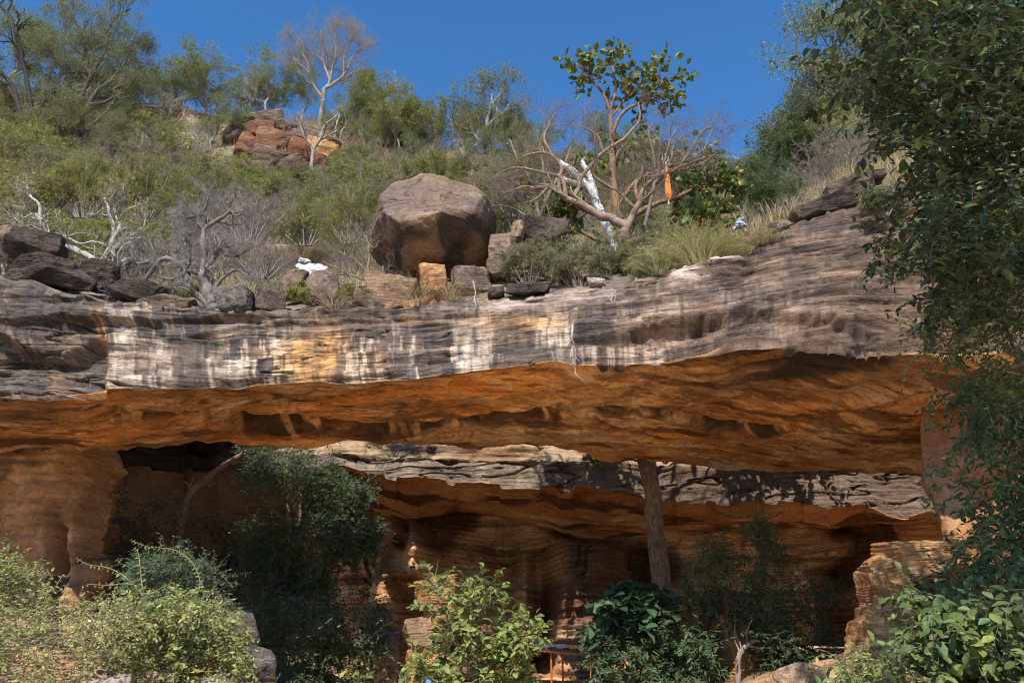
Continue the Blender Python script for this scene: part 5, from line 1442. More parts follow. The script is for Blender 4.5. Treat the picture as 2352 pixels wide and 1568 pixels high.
# the big-leaved tree whose trunk rises through the gap
y_t = 29.4
hero('large_leaved_tree', 'tall tree rising through the gap, straight brown trunk below, huge round leaves above', 'tree', y_t,
     [([(1540, 1620), (1536, 1500), (1527, 1400), (1514, 1280), (1503, 1180), (1490, 1080), (1470, 900), (1450, 700)], 25, 17, 0), ([(1450, 704), (1430, 560), (1410, 420), (1404, 320), (1403, 245)], 16, 4, 0), ([(1404, 320), (1402, 260), (1385, 215), (1355, 180), (1335, 140)], 5, 2, .9), ([(1403, 250), (1415, 200), (1408, 160), (1420, 120)], 4, 2, .7), ([(1404, 310), (1430, 260), (1470, 235), (1505, 210), (1530, 175)], 5, 2, 1.1), ([(1403, 270), (1440, 225), (1480, 200)], 3, 1.5, .9),
      ([(1425, 520), (1480, 480), (1560, 450), (1630, 420), (1690, 420)], 8, 3, 1.7), ([(1425, 530), (1380, 500), (1320, 470), (1280, 450)], 7, 3, 1.3), ([(1420, 470), (1470, 410), (1540, 390), (1610, 380)], 6, 3, 1.5), ([(1415, 440), (1370, 410), (1340, 390)], 5, 3, 1), ([(1430, 560), (1500, 540), (1580, 520), (1670, 500)], 7, 3, 1.7), ([(1430, 560), (1370, 550), (1310, 520), (1260, 520)], 6, 3, 1.4), ([(1410, 380), (1420, 350), (1440, 330)], 4, 2, .7), ([(1435, 600), (1500, 600), (1600, 570)], 6, 3, 1.2),
      ([(1490, 1082), (1470, 1060), (1440, 1055), (1400, 1070)], 4, 1.5, .5), ([(1478, 960), (1400, 900), (1320, 880), (1240, 900)], 7, 3, 1.5), ([(1480, 980), (1560, 900), (1660, 890), (1760, 920)], 7, 3, 1.8), ([(1465, 860), (1560, 820), (1700, 850), (1860, 930)], 7, 3, 2.2), ([(1470, 900), (1420, 850), (1360, 830)], 6, 3, 1.2)],
     [A_(11, 1.4, (30, 80), .05, t0=.45), A_(4, .85, (25, 70), .0, rmin=.006)], 23, (.27, .165, .10), dict(per=4, L=.30, wd=.85, cols=TEAK, big=True, droop=.5, jit=.06, flat=.45), None, mat=bark_material('rough_brown_bark', (.8, .8, .22), 1.0, 1.0), leaf_mat=M_LEAF_BIG, n_single=280)
hero('bare_tree', 'thin leafless tree with fine branches against the sky past the orange flag', 'tree', 25.5,
     [([(1480, 520), (1500, 440), (1510, 390), (1560, 375), (1610, 350), (1640, 290)], 5, 1.5, 1.3), ([(1505, 420), (1540, 370), (1550, 330), (1590, 300)], 4, 1.2, 1.3), ([(1505, 400), (1500, 350), (1490, 310), (1500, 280)], 4, 1.2, 1.2), ([(1560, 375), (1600, 380), (1650, 350)], 3, 1.2, 1.2)],
     [A_(5, 1.0, rr=.45), A_(4, .55), A_(2, .3)], 24, (.24, .19, .17), None, (.30, .24, .22))
hero('bare_tree', 'grey leafless bushy tree between the boulder and the white-painted trunk', 'tree', 25.2,
     [([(1240, 540), (1235, 480), (1220, 420), (1190, 370), (1170, 320)], 6, 2, 1.2), ([(1238, 500), (1270, 430), (1300, 370), (1320, 310)], 5, 2, 1.2), ([(1230, 450), (1180, 420), (1140, 400)], 4, 1.5, 1.2), ([(1250, 470), (1250, 400), (1240, 330), (1260, 290)], 4, 1.5, 1.2), ([(1240, 520), (1180, 480), (1130, 470)], 4, 1.5, 1.2)],
     [A_(6, 1.1, rr=.5), A_(5, .65), A_(4, .4)], 25, (.24, .2, .17), dict(per=1, L=.06, wd=.5, cols=STRAW + OLIVE, jit=.05), (.27, .225, .19))

# bushes along the rim
def bush(name, label, px_, py_, y, w, h, seed, cols, n_stems=9, leafL=.055, per=7, cat='shrub', bark=(.25, .2, .16), wd=.5, group=None, lean=0, levels=None, mat=None):
    rg = np.random.default_rng(seed)
    limbs = []
    for k in range(n_stems):
        a = (k + .5 * rg.random()) / n_stems * 2 - 1 + lean
        tx = px_ + a * w * .5
        ty = py_ - h * (.55 + .45 * rg.random()) * (1 - .35 * abs(a - lean))
        dz = rg.normal() * .35
        limbs.append(([(px_ + a * w * .12, py_, dz * .3), (px_ + a * w * .3, py_ - (py_ - ty) * .5, dz * .7), (tx, ty, dz)], 2.2, .9, 1))
    mpx = m_px(1, y)
    return hero(name, label, cat, y, limbs, levels or [A_(7, .30 * h * mpx, (25, 70), .1), A_(5, .18 * h * mpx), A_(4, .11 * h * mpx)], seed, bark, dict(per=per, L=leafL, wd=wd, cols=cols, jit=.03), None, group, M_TWIG, 5, mat or M_LEAF_DULL)
GB_ = 'low grey-green bushes along the rim'
SAGE = [(0.22, 0.235, 0.11), (0.28, 0.275, 0.135), (0.165, 0.18, 0.085), (0.33, 0.31, 0.17)]
bush('shrub', 'low sage green bush right beside the flaky layers on the rim', 1215, 660, 21.6, 130, 110, 31, SAGE, group=GB_)
bush('shrub', 'sage green bush in front of the dark wedge-shaped boulder', 1270, 640, 22.2, 150, 110, 32, SAGE, group=GB_)
bush('shrub', 'wide sage green bush in the middle of the rim, thin stems hanging over', 1330, 660, 21.4, 170, 110, 33, SAGE, group=GB_, n_stems=11)
bush('shrub', 'sage green bush at the foot of the white-painted trunk', 1405, 640, 21.6, 150, 110, 34, SAGE, group=GB_)
bush('shrub', 'green bush growing round the pale pink angular rock', 1455, 640, 21.2, 120, 80, 35, SAGE + OLIVE, group=GB_)
bush('shrub', 'straggly green bush between the reddish tree and the tall grass', 1530, 610, 21.6, 110, 110, 36, OLIVE + SAGE, group=GB_)
bush('shrub', 'small yellow-green plant at the foot of the pale pink block', 690, 690, 21.4, 50, 40, 37, YELLOWGREEN, n_stems=6)
bush('shrub', 'small green plant next to the tan support block', 812, 700, 21.5, 60, 50, 38, YELLOWGREEN + TEAK, n_stems=6)
bush('shrub', 'light green bush under the pale twisted tree', 400, 705, 21.9, 100, 60, 39, CREEP + SAGE)
bush('shrub', 'shaded grey bush on top of the streaked face beside the big leafy tree', 2030, 500, 18.6, 90, 90, 40, BLUEDARK + SAGE)
bush('shrub', 'leafy green bush behind the balanced boulder', 1180, 500, 25.5, 150, 130, 41, YELLOWGREEN + TEAK, leafL=.07)
bush('shrub', 'yellow-green bush on the near side of the balanced boulder', 800, 560, 27.5, 150, 150, 42, YELLOWGREEN, leafL=.07, bark=(.27, .24, .2))
bush('shrub', 'bright yellow-green bush above the grassy flat', 700, 565, 29.0, 150, 120, 43, YELLOWGREEN, leafL=.07, bark=(.27, .24, .2))
bush('shrub', 'yellow-green thicket at the picture edge above the rock stack', 60, 520, 25.5, 220, 150, 44, YELLOWGREEN, 13, leafL=.075, bark=(.27, .24, .2))
bush('shrub', 'yellow-green thicket above the white-barked limbs', 190, 500, 26.0, 220, 150, 45, YELLOWGREEN, 13, leafL=.075, bark=(.27, .24, .2))
bush('shrub', 'green thicket uphill of the pale twisted tree', 330, 500, 27.0, 230, 150, 46, YELLOWGREEN + OLIVE, 13, leafL=.075, bark=(.27, .24, .2))
bush('shrub', 'purple-grey leafless thicket beyond the pale twisted tree', 570, 560, 25.5, 230, 130, 47, STRAW, 12, per=1, leafL=.03, bark=(.27, .22, .21))
bush('shrub', 'grey leafless thicket beside the dark grey block', 600, 640, 24.0, 190, 100, 48, STRAW, 12, per=1, leafL=.03, bark=(.29, .24, .22))
bush('shrub', 'grey leafless thicket behind the white-barked tree', 370, 610, 24.5, 220, 100, 49, STRAW, 12, per=1, leafL=.03, bark=(.31, .27, .25))
bush('shrub', 'wiry brown thicket at the picture edge under the ribbed block', 5, 640, 22.0, 120, 110, 50, STRAW, 10, per=1, leafL=.03, bark=(.25, .2, .18))

# tall grass clump
def tuft(name, label, px_, py_, y, w, h, n, seed, cols, cat='grass'):
    rg = np.random.default_rng(seed)
    base = P3(px_, py_, y)
    b = Bag()
    a = rg.normal(size=n) * .33
    P = np.zeros((n, 5, 3))
    P[:, 0] = base + np.stack([a * m_px(w, y) * .6, rg.normal(size=n) * .25, 0 * a], -1)
    D_ = nrm(np.stack([a * 1.3 + rg.normal(size=n) * .25, rg.normal(size=n) * .3, 1 + 0 * a], -1))
    Ls = m_px(h, y) * 1.3 * (.5 + .6 * rg.random(n)) / 4
    for k in range(1, 5):
        P[:, k] = P[:, k - 1] + D_ * Ls[:, None]
        D_ = nrm(D_ + np.stack([a * .35 + .05, 0 * a, -.16 * k + 0 * a], -1) + rg.normal(size=(n, 3)) * .06)
    R = np.linspace(.006, .0025, 5)[None] * np.ones((n, 1))
    cols_ = np.asarray(cols)[rg.integers(0, len(cols), n)]
    tubes(b, P, R, 3, cols_[:, None, None, :], .12, rg)
    C, T = on_twigs(rg, P[:, 2:], 5, .3, .01)
    A, N = leaf_axes(rg, T, .35, .2)
    leaves(b, C, A, N, .10, .13, pick_cols(rg, len(C), cols))
    return tag(link(name, b.mesh(name, M_GRASS, base, False), None, base), label, cat)
HAY = [(0.30, 0.29, 0.11), (0.36, 0.33, 0.15), (0.24, 0.25, 0.09), (0.40, 0.35, 0.2)]
tuft('grass_clump', 'big feathery yellow-green grass clump on the rim above the pale slab', 1610, 628, 20.7, 120, 105, 1300, 61, [(0.42, 0.40, 0.16), (0.48, 0.44, 0.2), (0.34, 0.34, 0.12), (0.5, 0.43, 0.24)])
tuft('grass_clump', 'shorter dry grass beside the big feathery clump', 1515, 640, 20.6, 70, 60, 500, 62, HAY + STRAW)
tuft('grass_clump', 'dry brown weed stalks between the two orange support blocks', 962, 705, 20.9, 60, 80, 90, 63, [(.3, .22, .13), (.24, .17, .1)])
tuft('grass_clump', 'dry weed tuft in front of the squat layered block', 1040, 690, 20.7, 70, 55, 120, 64, [(.36, .27, .15), (.3, .2, .12)])
tuft('grass_clump', 'brown dry weeds left of the tan support block by the grey wedge', 770, 712, 20.9, 70, 55, 160, 65, [(.27, .2, .13), (.34, .27, .17)])
tuft('grass_clump', 'pale dry grass on the ledge by the white sheet', 1760, 560, 19.8, 80, 26, 300, 66, STRAW + HAY)
tuft('grass_clump', 'dry grass on the grassy flat above the shelf', 680, 600, 31.0, 180, 40, 900, 67, STRAW)
tuft('grass_clump', 'straw coloured grass on top of the red outcrop', 570, 285, hy(570, 285), 160, 32, 900, 68, STRAW)
tuft('grass_clump', 'straw coloured grass at the foot of the tall bare tree', 740, 298, hy(740, 295), 180, 34, 900, 69, STRAW)
# ------------------------------------------------------------------ leaf masses: the big tree on one side, shrubs in the cave mouth, the sunny bank
def in_poly(px_, py_, poly_):
    p = np.asarray(poly_, float)
    x0, y0 = p[:, 0], p[:, 1]
    x1, y1 = np.roll(x0, -1), np.roll(y0, -1)
    c = ((y0[None] > py_[:, None]) != (y1[None] > py_[:, None])) & (px_[:, None] < (x1 - x0)[None] * (py_[:, None] - y0[None]) / (y1 - y0 + 1e-9)[None] + x0[None])
    return c.sum(1) % 2 == 1

def sample_poly(rg, poly_, n):
    p = np.asarray(poly_, float)
    lo, hi = p.min(0), p.max(0)
    out = np.zeros((0, 2))
    while len(out) < n:
        q = lo + (hi - lo) * rg.random((n * 2, 2))
        out = np.concatenate([out, q[in_poly(q[:, 0], q[:, 1], p)]])
    return out[:n]

def sprays(rg, start, L, per, droop, spread_dir, n=5, wander=.25):
    k = len(start)
    P = np.zeros((k, n, 3)); P[:, 0] = start
    D_ = nrm(rg.normal(size=(k, 3)) * .7 + spread_dir)
    ln = L * (.6 + .8 * rg.random(k)) / (n - 1)
    for i in range(1, n):
        P[:, i] = P[:, i - 1] + D_ * ln[:, None]
        D_ = nrm(D_ + np.array([0, 0, -droop]) + rg.normal(size=(k, 3)) * wander)
    # leaves alternate down the two sides
    t = np.tile((np.arange(per) + .6) / per, k)
    idx = np.repeat(np.arange(k), per)
    f = t * (n - 1); i = np.minimum(f.astype(int), n - 2); a = (f - i)[:, None]
    C = P[idx, i] * (1 - a) + P[idx, i + 1] * a
    T = nrm(P[idx, i + 1] - P[idx, i])
    side = np.tile(np.where(np.arange(per) % 2 == 0, 1.0, -1.0), k)[:, None]
    up = nrm(np.array([0, 0, 1.0]) + rg.normal(size=T.shape) * .35)
    S_ = nrm(np.cross(T, up)) * side
    A = nrm(T * .55 + S_ * .8 + np.array([0, 0, -.25]) + rg.normal(size=T.shape) * .25)
    N = up + rg.normal(size=T.shape) * .25 + np.array([0, -.3, 0])
    N = nrm(N - A * (N * A).sum(-1, keepdims=True))
    return P, C, A, N

def mass(name, label, cat, base, polys, y0, y1, n, L_tw, per, leafL, wd, cols, seed, stems=(), bark=(.2, .16, .13), droop=.15, dirv=(0, -.3, .1), big=True, single=0, mat=None, group=None, extra=None, tw_r=.004, part='crown', clump=0.5):
    rg = np.random.default_rng(seed)
    base = np.asarray(base, float)
    e_ = empty(name, base, label, cat, group)
    pts = []
    tot = sum(w for _, w in polys)
    for poly_, w in polys:
        m = int(n * w / tot)
        q = sample_poly(rg, poly_, int(m * 1.8))
        keep = vn(q[:, 0] * .022, q[:, 1] * .022, 0, seed) + 0.5 * vn(q[:, 0] * .06, q[:, 1] * .06, 3, seed) > -clump + 0.6 * rg.normal(size=len(q)) * .5
        q = q[keep][:m]
        d = y0 + (y1 - y0) * (rg.random(len(q)) ** .8) + .35 * (y1 - y0) * vn(q[:, 0] * .015, q[:, 1] * .015, 5, seed)
        pts.append(P3(q[:, 0], q[:, 1], d))
    st = np.concatenate(pts)
    if extra is not None:
        st = np.concatenate([st, extra])
    P, C, A, N = sprays(rg, st, L_tw, per, droop, np.array(dirv))
    wood, fol = Bag(), Bag()
    tubes(wood, P, np.linspace(tw_r, tw_r * .4, P.shape[1])[None] * np.ones((len(P), 1)), 3, bark, .15, rg)
    for pts_, y, r0, r1 in stems:
        Q = limb(pts_, y, 22, rg, .01)
        tubes(wood, Q[None], np.linspace(m_px(r0, y), m_px(r1, y), 22)[None], 8, bark, .1, rg)
        P2, R2 = grow(rg, Q[None], np.linspace(m_px(r0, y), m_px(r1, y), 22)[None], 7, m_px(90, y), (25, 65), .05, .2, 6, .3, .5)
        tubes(wood, P2, R2, 5, bark, .1, rg)
    link('branches', wood.mesh('branches', M_BARK, base), e_)
    L = leafL * (.45 + .85 * rg.random(len(C)))
    col = pick_cols(rg, len(C), cols, .22)
    if single:
        # the leaves that show largest, in front and inside the picture
        z = C[:, 2] - CAM[2]
        q = 784 - F * np.tan(np.arctan2(z, C[:, 1]) - PITCH)
        x = 1176 + C[:, 0] / np.maximum(C[:, 1] * math.cos(PITCH) + z * math.sin(PITCH), .1) * F
        sc = C[:, 1] + 1.2 * rg.random(len(C)) + 50 * ((x > 2340) | (q < 10) | (q > 1560) | (x < 10))
        od = np.argsort(sc)[:single]
        mk = np.zeros(len(C), bool); mk[od] = True
        ms = [leaf_mesh('leaf', leafL, wd, c) for c in cols[:4]]
        single_leaves(e_, base, C[mk], A[mk], N[mk], L[mk], ms, rg, leafL)
        C, A, N, L, col = C[~mk], A[~mk], N[~mk], L[~mk], col[~mk]
    leaves(fol, C, A, N, L, wd, col, big)
    link(part, fol.mesh(part, mat or M_LEAF_BIG, base, False), e_, kind='stuff' if single else None)
    return e_

BROAD = [(0.055, 0.095, 0.05), (0.075, 0.12, 0.065), (0.04, 0.07, 0.036), (0.085, 0.125, 0.05), (0.13, 0.14, 0.04)]
# unseen sprays added to the crown above the camera, to shade this side's leaves
rg = np.random.default_rng(71)
ov = np.stack([2.8 + 7.5 * rg.random(3200), -1.5 + 8.2 * rg.random(3200), 9.3 + 6 * rg.random(3200)], -1)
ov = ov[(vn(ov[:, 0] * .7, ov[:, 1] * .7, ov[:, 2] * .5, 6) > -.28) & (ov[:, 2] > 1.6 + ov[:, 1] * 1.05 + .6)]
tt_ = (10.0 - ov[:, 1]) / -sun_dir[1]
xp = ov[:, 0] - sun_dir[0] * tt_; zp = ov[:, 2] - sun_dir[2] * tt_
ov = ov[~((xp > 4.6) & (xp < 7.9) & (zp > 3.0) & (zp < 8.4))]      # opening cut along the sun's path so the small-leaved bush is lit
mass('broadleaf_tree', 'big dark broadleaf tree leaning in from the side, its leaves filling the upper corner', 'tree', (9.2, 8.6, .6),
     [([(1985, -60), (2005, 60), (2025, 130), (1985, 190), (1975, 230), (2000, 260), (2035, 330), (2085, 400), (2105, 470), (2090, 540), (2150, 600), (2180, 660), (2230, 680), (2480, 640), (2500, -60)], 10),
      ([(2000, 562), (2060, 540), (2120, 545), (2160, 600), (2130, 620), (2060, 580)], .25), ([(2120, 600), (2230, 640), (2250, 760), (2180, 740), (2140, 680)], .35),
      ([(1925, -60), (1960, 30), (2030, 60), (2060, -60)], .35), ([(1925, 195), (1980, 185), (2020, 230), (1960, 262)], .25)],
     7.6, 11.2, 2300, .60, 11, .13, .50, BROAD, 81,
     stems=[([(2700, 1500), (2620, 900), (2520, 400), (2420, 100), (2360, -40)], 9.5, 34, 14), ([(2475, 250), (2400, 130, -.3), (2330, 95, -.5), (2240, 110, -.5), (2160, 130, -.5)], 9.5, 13, 5), ([(2400, 130, -.3), (2320, 170, -.5), (2250, 220, -.6)], 9.5, 9, 4), ([(2555, 570), (2450, 480), (2330, 420), (2200, 400)], 9.5, 11, 4), ([(2600, 800), (2500, 650), (2380, 600), (2250, 560), (2100, 560)], 9.5, 10, 2)],
     bark=(.22, .16, .12), single=300, extra=ov, clump=.55)
mass('leafy_shrub', 'small-leaved bush catching sun beside the dark broadleaf tree', 'shrub', (6.4, 8.4, 1.0),
     [([(2230, 560), (2290, 520), (2480, 520), (2480, 960), (2330, 960), (2260, 880), (2210, 760), (2190, 690), (2220, 620)], 5), ([(2105, 800), (2120, 745), (2180, 735), (2220, 790), (2190, 830), (2140, 810)], .5)],
     7.7, 8.8, 620, .42, 13, .075, .42, LIME[2:] + [(0.10, 0.15, 0.045), (0.14, 0.18, 0.05), (0.07, 0.11, 0.035)], 82, stems=[([(2500, 1500), (2420, 1000), (2330, 800), (2290, 640)], 8.3, 7, 3)], big=False, clump=.5, dirv=(-.3, -.2, .4))
mass('climber', 'dark trailing climber hanging in front of the orange pillar', 'climber', (7.8, 10.5, 1.0),
     [([(2255, 870), (2330, 860), (2480, 900), (2480, 1420), (2240, 1420), (2230, 1330), (2260, 1240), (2235, 1180), (2290, 1130), (2330, 1050), (2250, 1000), (2200, 940), (2220, 900)], 6), ([(2165, 1320), (2230, 1260), (2300, 1300), (2280, 1400), (2190, 1420), (2150, 1380)], .7), ([(2160, 990), (2260, 980), (2290, 1010), (2200, 1010)], .15), ([(2130, 1085), (2180, 1085), (2250, 1120), (2230, 1140), (2160, 1110)], .12), ([(2180, 860), (2240, 860), (2230, 960), (2190, 940)], .2)],
     9.0, 11.0, 900, .55, 13, .095, .46, [(0.10, 0.165, 0.06), (0.13, 0.195, 0.07), (0.075, 0.125, 0.05)], 83, droop=.3, dirv=(-.3, -.3, -.2), single=120, clump=.5)
mass('climber', 'broad-leaved climber with sunlit drooping leaves at the lower corner', 'climber', (5.6, 8.6, 1.0),
     [([(2110, 1420), (2160, 1400), (2230, 1370), (2480, 1380), (2480, 1640), (2080, 1640), (2060, 1540), (2090, 1460)], 6), ([(1945, 1520), (2060, 1500), (2080, 1600), (1960, 1600)], .35), ([(2080, 1370), (2150, 1360), (2160, 1420), (2100, 1420)], .25)],
     7.6, 8.8, 420, .5, 9, .125, .62, [(0.10, 0.15, 0.05), (0.13, 0.18, 0.06), (0.08, 0.12, 0.04), (0.17, 0.21, 0.06)], 84, stems=[([(2300, 1640), (2180, 1590), (2100, 1540), (2000, 1510), (1930, 1500)], 7.8, 2, .8)], droop=.55, dirv=(-.2, -.4, .2), single=220, clump=.5)
mass('climber', 'thin vine with small pale leaves stretching across the foot of the sunlit fin', 'climber', (4.6, 8.2, .8),
     [([(1880, 1495), (1930, 1490), (2080, 1530), (2120, 1570), (2040, 1570), (1960, 1540), (1930, 1560), (1900, 1530)], 1)],
     7.4, 7.8, 90, .22, 9, .05, .5, CREEP + LIME, 85, stems=[([(2200, 1600), (2100, 1550), (2000, 1518), (1885, 1500)], 7.6, 1.6, .7)], big=False, droop=.1)
# bright bush in front of the cave
mass('leafy_bush', 'bright sunlit bush with broad pale green leaves in front of the cave', 'bush', P3(1150, 1640, 11.4),
     [([(975, 1338), (1000, 1322), (1030, 1340), (1040, 1380), (1010, 1410), (980, 1380)], .35), ([(1070, 1360), (1110, 1345), (1145, 1350), (1140, 1390), (1100, 1400), (1070, 1430), (1040, 1440), (1050, 1400)], .8), ([(1040, 1430), (1080, 1420), (1090, 1460), (1060, 1500), (1030, 1480)], .5),
      ([(1120, 1440), (1180, 1430), (1215, 1430), (1240, 1455), (1235, 1490), (1200, 1515), (1150, 1500)], 1.1), ([(925, 1520), (1000, 1470), (1090, 1460), (1160, 1480), (1200, 1500), (1230, 1580), (1230, 1660), (980, 1660), (960, 1580)], 3.4)],
     10.6, 12.0, 400, .28, 8, .12, .52, LIME, 86, stems=[([(1160, 1640), (1080, 1540), (1070, 1460), (1120, 1375)], 11.3, 5, 1.5), ([(1150, 1640), (1060, 1500), (1020, 1400), (1000, 1340)], 11.3, 4, 1.2), ([(1170, 1640), (1180, 1520), (1230, 1450)], 11.3, 4, 1.5), ([(1150, 1640), (1040, 1560), (960, 1530)], 11.3, 3, 1)],
     bark=(.35, .26, .2), single=300, clump=.45, dirv=(0, -.3, .5), droop=.05)
mass('sapling', 'tiny bright sapling poking up alone at the bottom edge', 'sapling', P3(822, 1600, 11.0), [([(812, 1550), (832, 1545), (845, 1600), (810, 1600)], 1)], 10.9, 11.1, 10, .2, 6, .1, .5, LIME, 87, dirv=(0, 0, .8), droop=0)
# dark tree at the far side of the gap
mass('small_leaved_tree', 'dense dark small-leaved tree growing up into the gap, sunlit along one side', 'tree', P3(640, 1600, 31.0),
     [([(560, 1028), (770, 1025), (800, 1080), (840, 1100), (865, 1170), (868, 1240), (830, 1290), (800, 1300), (850, 1350), (880, 1420), (885, 1500), (860, 1570), (700, 1570), (620, 1480), (600, 1380), (560, 1300), (545, 1200), (560, 1100)], 10), ([(790, 1120), (850, 1120), (872, 1200), (860, 1260), (810, 1280), (780, 1200)], 2)],
     29.3, 32.4, 4600, .75, 15, .125, .48, DARK + BLUEDARK, 88, stems=[([(640, 1600), (650, 1400), (665, 1250), (660, 1130)], 31.0, 9, 4), ([(660, 1300), (690, 1180), (690, 1120), (720, 1090)], 31.0, 6, 3)], bark=(.25, .18, .14), big=False, clump=-.2)
hero('bare_tree', 'thin bent brown trunk in the dark hollow, curving up to the overhang', 'tree', 30.0, [([(400, 1300), (419, 1190), (440, 1130), (480, 1095), (518, 1066), (560, 1040)], 9, 6, 1)], [A_(3, .8), A_(2, .5)], 26, (.30, .2, .14))
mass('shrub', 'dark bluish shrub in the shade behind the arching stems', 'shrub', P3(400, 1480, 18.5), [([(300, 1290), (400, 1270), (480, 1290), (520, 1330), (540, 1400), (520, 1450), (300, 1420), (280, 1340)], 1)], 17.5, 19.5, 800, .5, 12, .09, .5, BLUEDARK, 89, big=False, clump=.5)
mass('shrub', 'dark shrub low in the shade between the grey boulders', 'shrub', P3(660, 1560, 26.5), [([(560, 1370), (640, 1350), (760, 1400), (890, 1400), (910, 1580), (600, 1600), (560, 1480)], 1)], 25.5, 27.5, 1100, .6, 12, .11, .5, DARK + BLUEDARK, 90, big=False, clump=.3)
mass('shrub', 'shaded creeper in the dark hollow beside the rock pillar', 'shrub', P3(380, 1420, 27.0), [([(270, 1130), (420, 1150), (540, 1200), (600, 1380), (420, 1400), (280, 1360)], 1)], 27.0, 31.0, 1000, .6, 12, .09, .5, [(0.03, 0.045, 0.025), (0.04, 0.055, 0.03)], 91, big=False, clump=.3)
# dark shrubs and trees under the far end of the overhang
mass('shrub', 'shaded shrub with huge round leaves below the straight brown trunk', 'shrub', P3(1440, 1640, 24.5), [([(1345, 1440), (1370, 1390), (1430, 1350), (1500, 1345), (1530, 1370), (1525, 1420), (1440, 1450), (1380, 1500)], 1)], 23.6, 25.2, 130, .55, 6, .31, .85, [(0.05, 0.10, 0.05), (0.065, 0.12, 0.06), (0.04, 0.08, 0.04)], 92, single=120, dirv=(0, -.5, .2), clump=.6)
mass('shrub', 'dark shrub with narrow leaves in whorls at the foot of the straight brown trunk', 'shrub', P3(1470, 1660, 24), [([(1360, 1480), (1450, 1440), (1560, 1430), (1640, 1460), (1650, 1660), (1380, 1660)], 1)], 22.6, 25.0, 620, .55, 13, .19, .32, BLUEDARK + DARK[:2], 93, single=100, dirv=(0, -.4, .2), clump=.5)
mass('evergreen_tree', 'slender dark evergreen with a sunlit tip in front of the cave wall', 'tree', P3(1700, 1640, 25.0),
     [([(1730, 1190), (1750, 1170), (1770, 1230), (1800, 1290), (1770, 1330), (1830, 1420), (1800, 1560), (1700, 1480), (1650, 1420), (1570, 1400), (1560, 1340), (1600, 1270), (1640, 1230), (1680, 1260), (1700, 1300)], 5), ([(1720, 1200), (1755, 1180), (1790, 1280), (1740, 1290)], .6)],
     23.6, 25.4, 820, .55, 14, .15, .3, [(0.10, 0.155, 0.06), (0.13, 0.19, 0.07), (0.08, 0.12, 0.05)], 94, stems=[([(1690, 1640), (1700, 1560), (1712, 1480), (1730, 1350), (1742, 1220)], 25.0, 8, 2)], bark=(.3, .25, .2), big=False, clump=.5, dirv=(0, -.3, .4))
mass('evergreen_tree', 'bushy dark evergreen beside the black cave opening', 'tree', P3(1820, 1660, 24), [([(1760, 1380), (1830, 1340), (1900, 1330), (1940, 1380), (1900, 1440), (1930, 1520), (1900, 1640), (1760, 1640), (1740, 1500)], 1)], 23.0, 24.6, 560, .55, 14, .14, .32, [(0.05, 0.08, 0.04), (0.065, 0.10, 0.05), (0.08, 0.12, 0.055)], 95, big=False, clump=.35, stems=[([(1700, 1660), (1695, 1560), (1700, 1500), (1730, 1470)], 23.5, 7, 5)], bark=(.3, .24, .2))
# the sunny bank
gb_pts = lambda px_, py_, y: np.array([P3(px_, py_, y)[0], P3(px_, py_, y)[1], float(ground_z(P3(px_, py_, y)[0], P3(px_, py_, y)[1]))])
mass('shrub', 'sunlit heap of small-leaved shrub with long arching stems on the bank', 'shrub', P3(430, 1600, 12.0),
     [([(330, 1400), (390, 1372), (450, 1380), (505, 1415), (545, 1480), (560, 1570), (380, 1600), (330, 1520), (300, 1440)], 5), ([(260, 1420), (330, 1390), (340, 1460), (270, 1460)], .8)],
     10.4, 12.6, 1250, .38, 13, .07, .55, CREEP + LIME[2:], 96, big=False, clump=.7, dirv=(0, -.4, .3), droop=.35, single=80)
rg = np.random.default_rng(97)
e_ = empty('arching_shrub', P3(335, 1420, 12.4), 'long arching stems with paired leaves springing above the sunlit shrub', 'shrub')
wood, n_l = Bag(), 0
ms = [leaf_mesh('leaf', .08, .5, c, False) for c in CREEP[:2] + LIME[2:]]
for k, pts_ in enumerate([[(330, 1372), (309, 1343), (271, 1313), (234, 1300), (205, 1297), (175, 1281)], [(330, 1370), (315, 1346), (290, 1340), (250, 1343), (200, 1341)], [(332, 1372), (326, 1340), (322, 1305), (318, 1270), (308, 1258)], [(330, 1372), (370, 1350), (398, 1336)],
                         [(440, 1390), (460, 1340), (440, 1290), (400, 1262), (340, 1255), (300, 1240)], [(440, 1390), (500, 1393), (540, 1415), (585, 1450)], [(100, 1405), (120, 1360), (145, 1318)], [(230, 1405), (270, 1385), (320, 1372)], [(360, 1420), (400, 1385), (430, 1400)], [(510, 1440), (530, 1420), (560, 1405)]]):
    y = 12.4 if k not in (4, 5) else 15.5
    P = limb(pts_, y, 20)
    wood = Bag()
    tubes(wood, P[None], np.linspace(.012, .004, 20)[None], 5, (.30, .27, .16), .1, rg)
    link('stem', wood.mesh('stem', M_BARK, np.array(e_.location)), e_)
    nl = int(np.linalg.norm(np.diff(P, axis=0), axis=1).sum() / .045)
    f = np.linspace(.12, .99, nl) * 19; i = np.minimum(f.astype(int), 18); a = (f - i)[:, None]
    C_ = P[i] * (1 - a) + P[i + 1] * a
    T_ = nrm(P[i + 1] - P[i])
    sd = np.where(np.arange(nl) % 2 == 0, 1.0, -1.0)[:, None]
    A = nrm(nrm(np.cross(T_, np.array([0, 1.0, .3]))) * sd + T_ * .3 + np.array([0, -.2, -.15]) + rg.normal(size=T_.shape) * .15)
    N = rg.normal(size=A.shape) * .25 + np.array([0, -.7, .6]); N = nrm(N - A * (N * A).sum(-1, keepdims=True))
    L = .085 * (1 - .45 * np.linspace(0, 1, nl)) * (.85 + .3 * rg.random(nl))
    single_leaves(e_, np.array(e_.location), C_, A, N, L, ms, rg, .08)
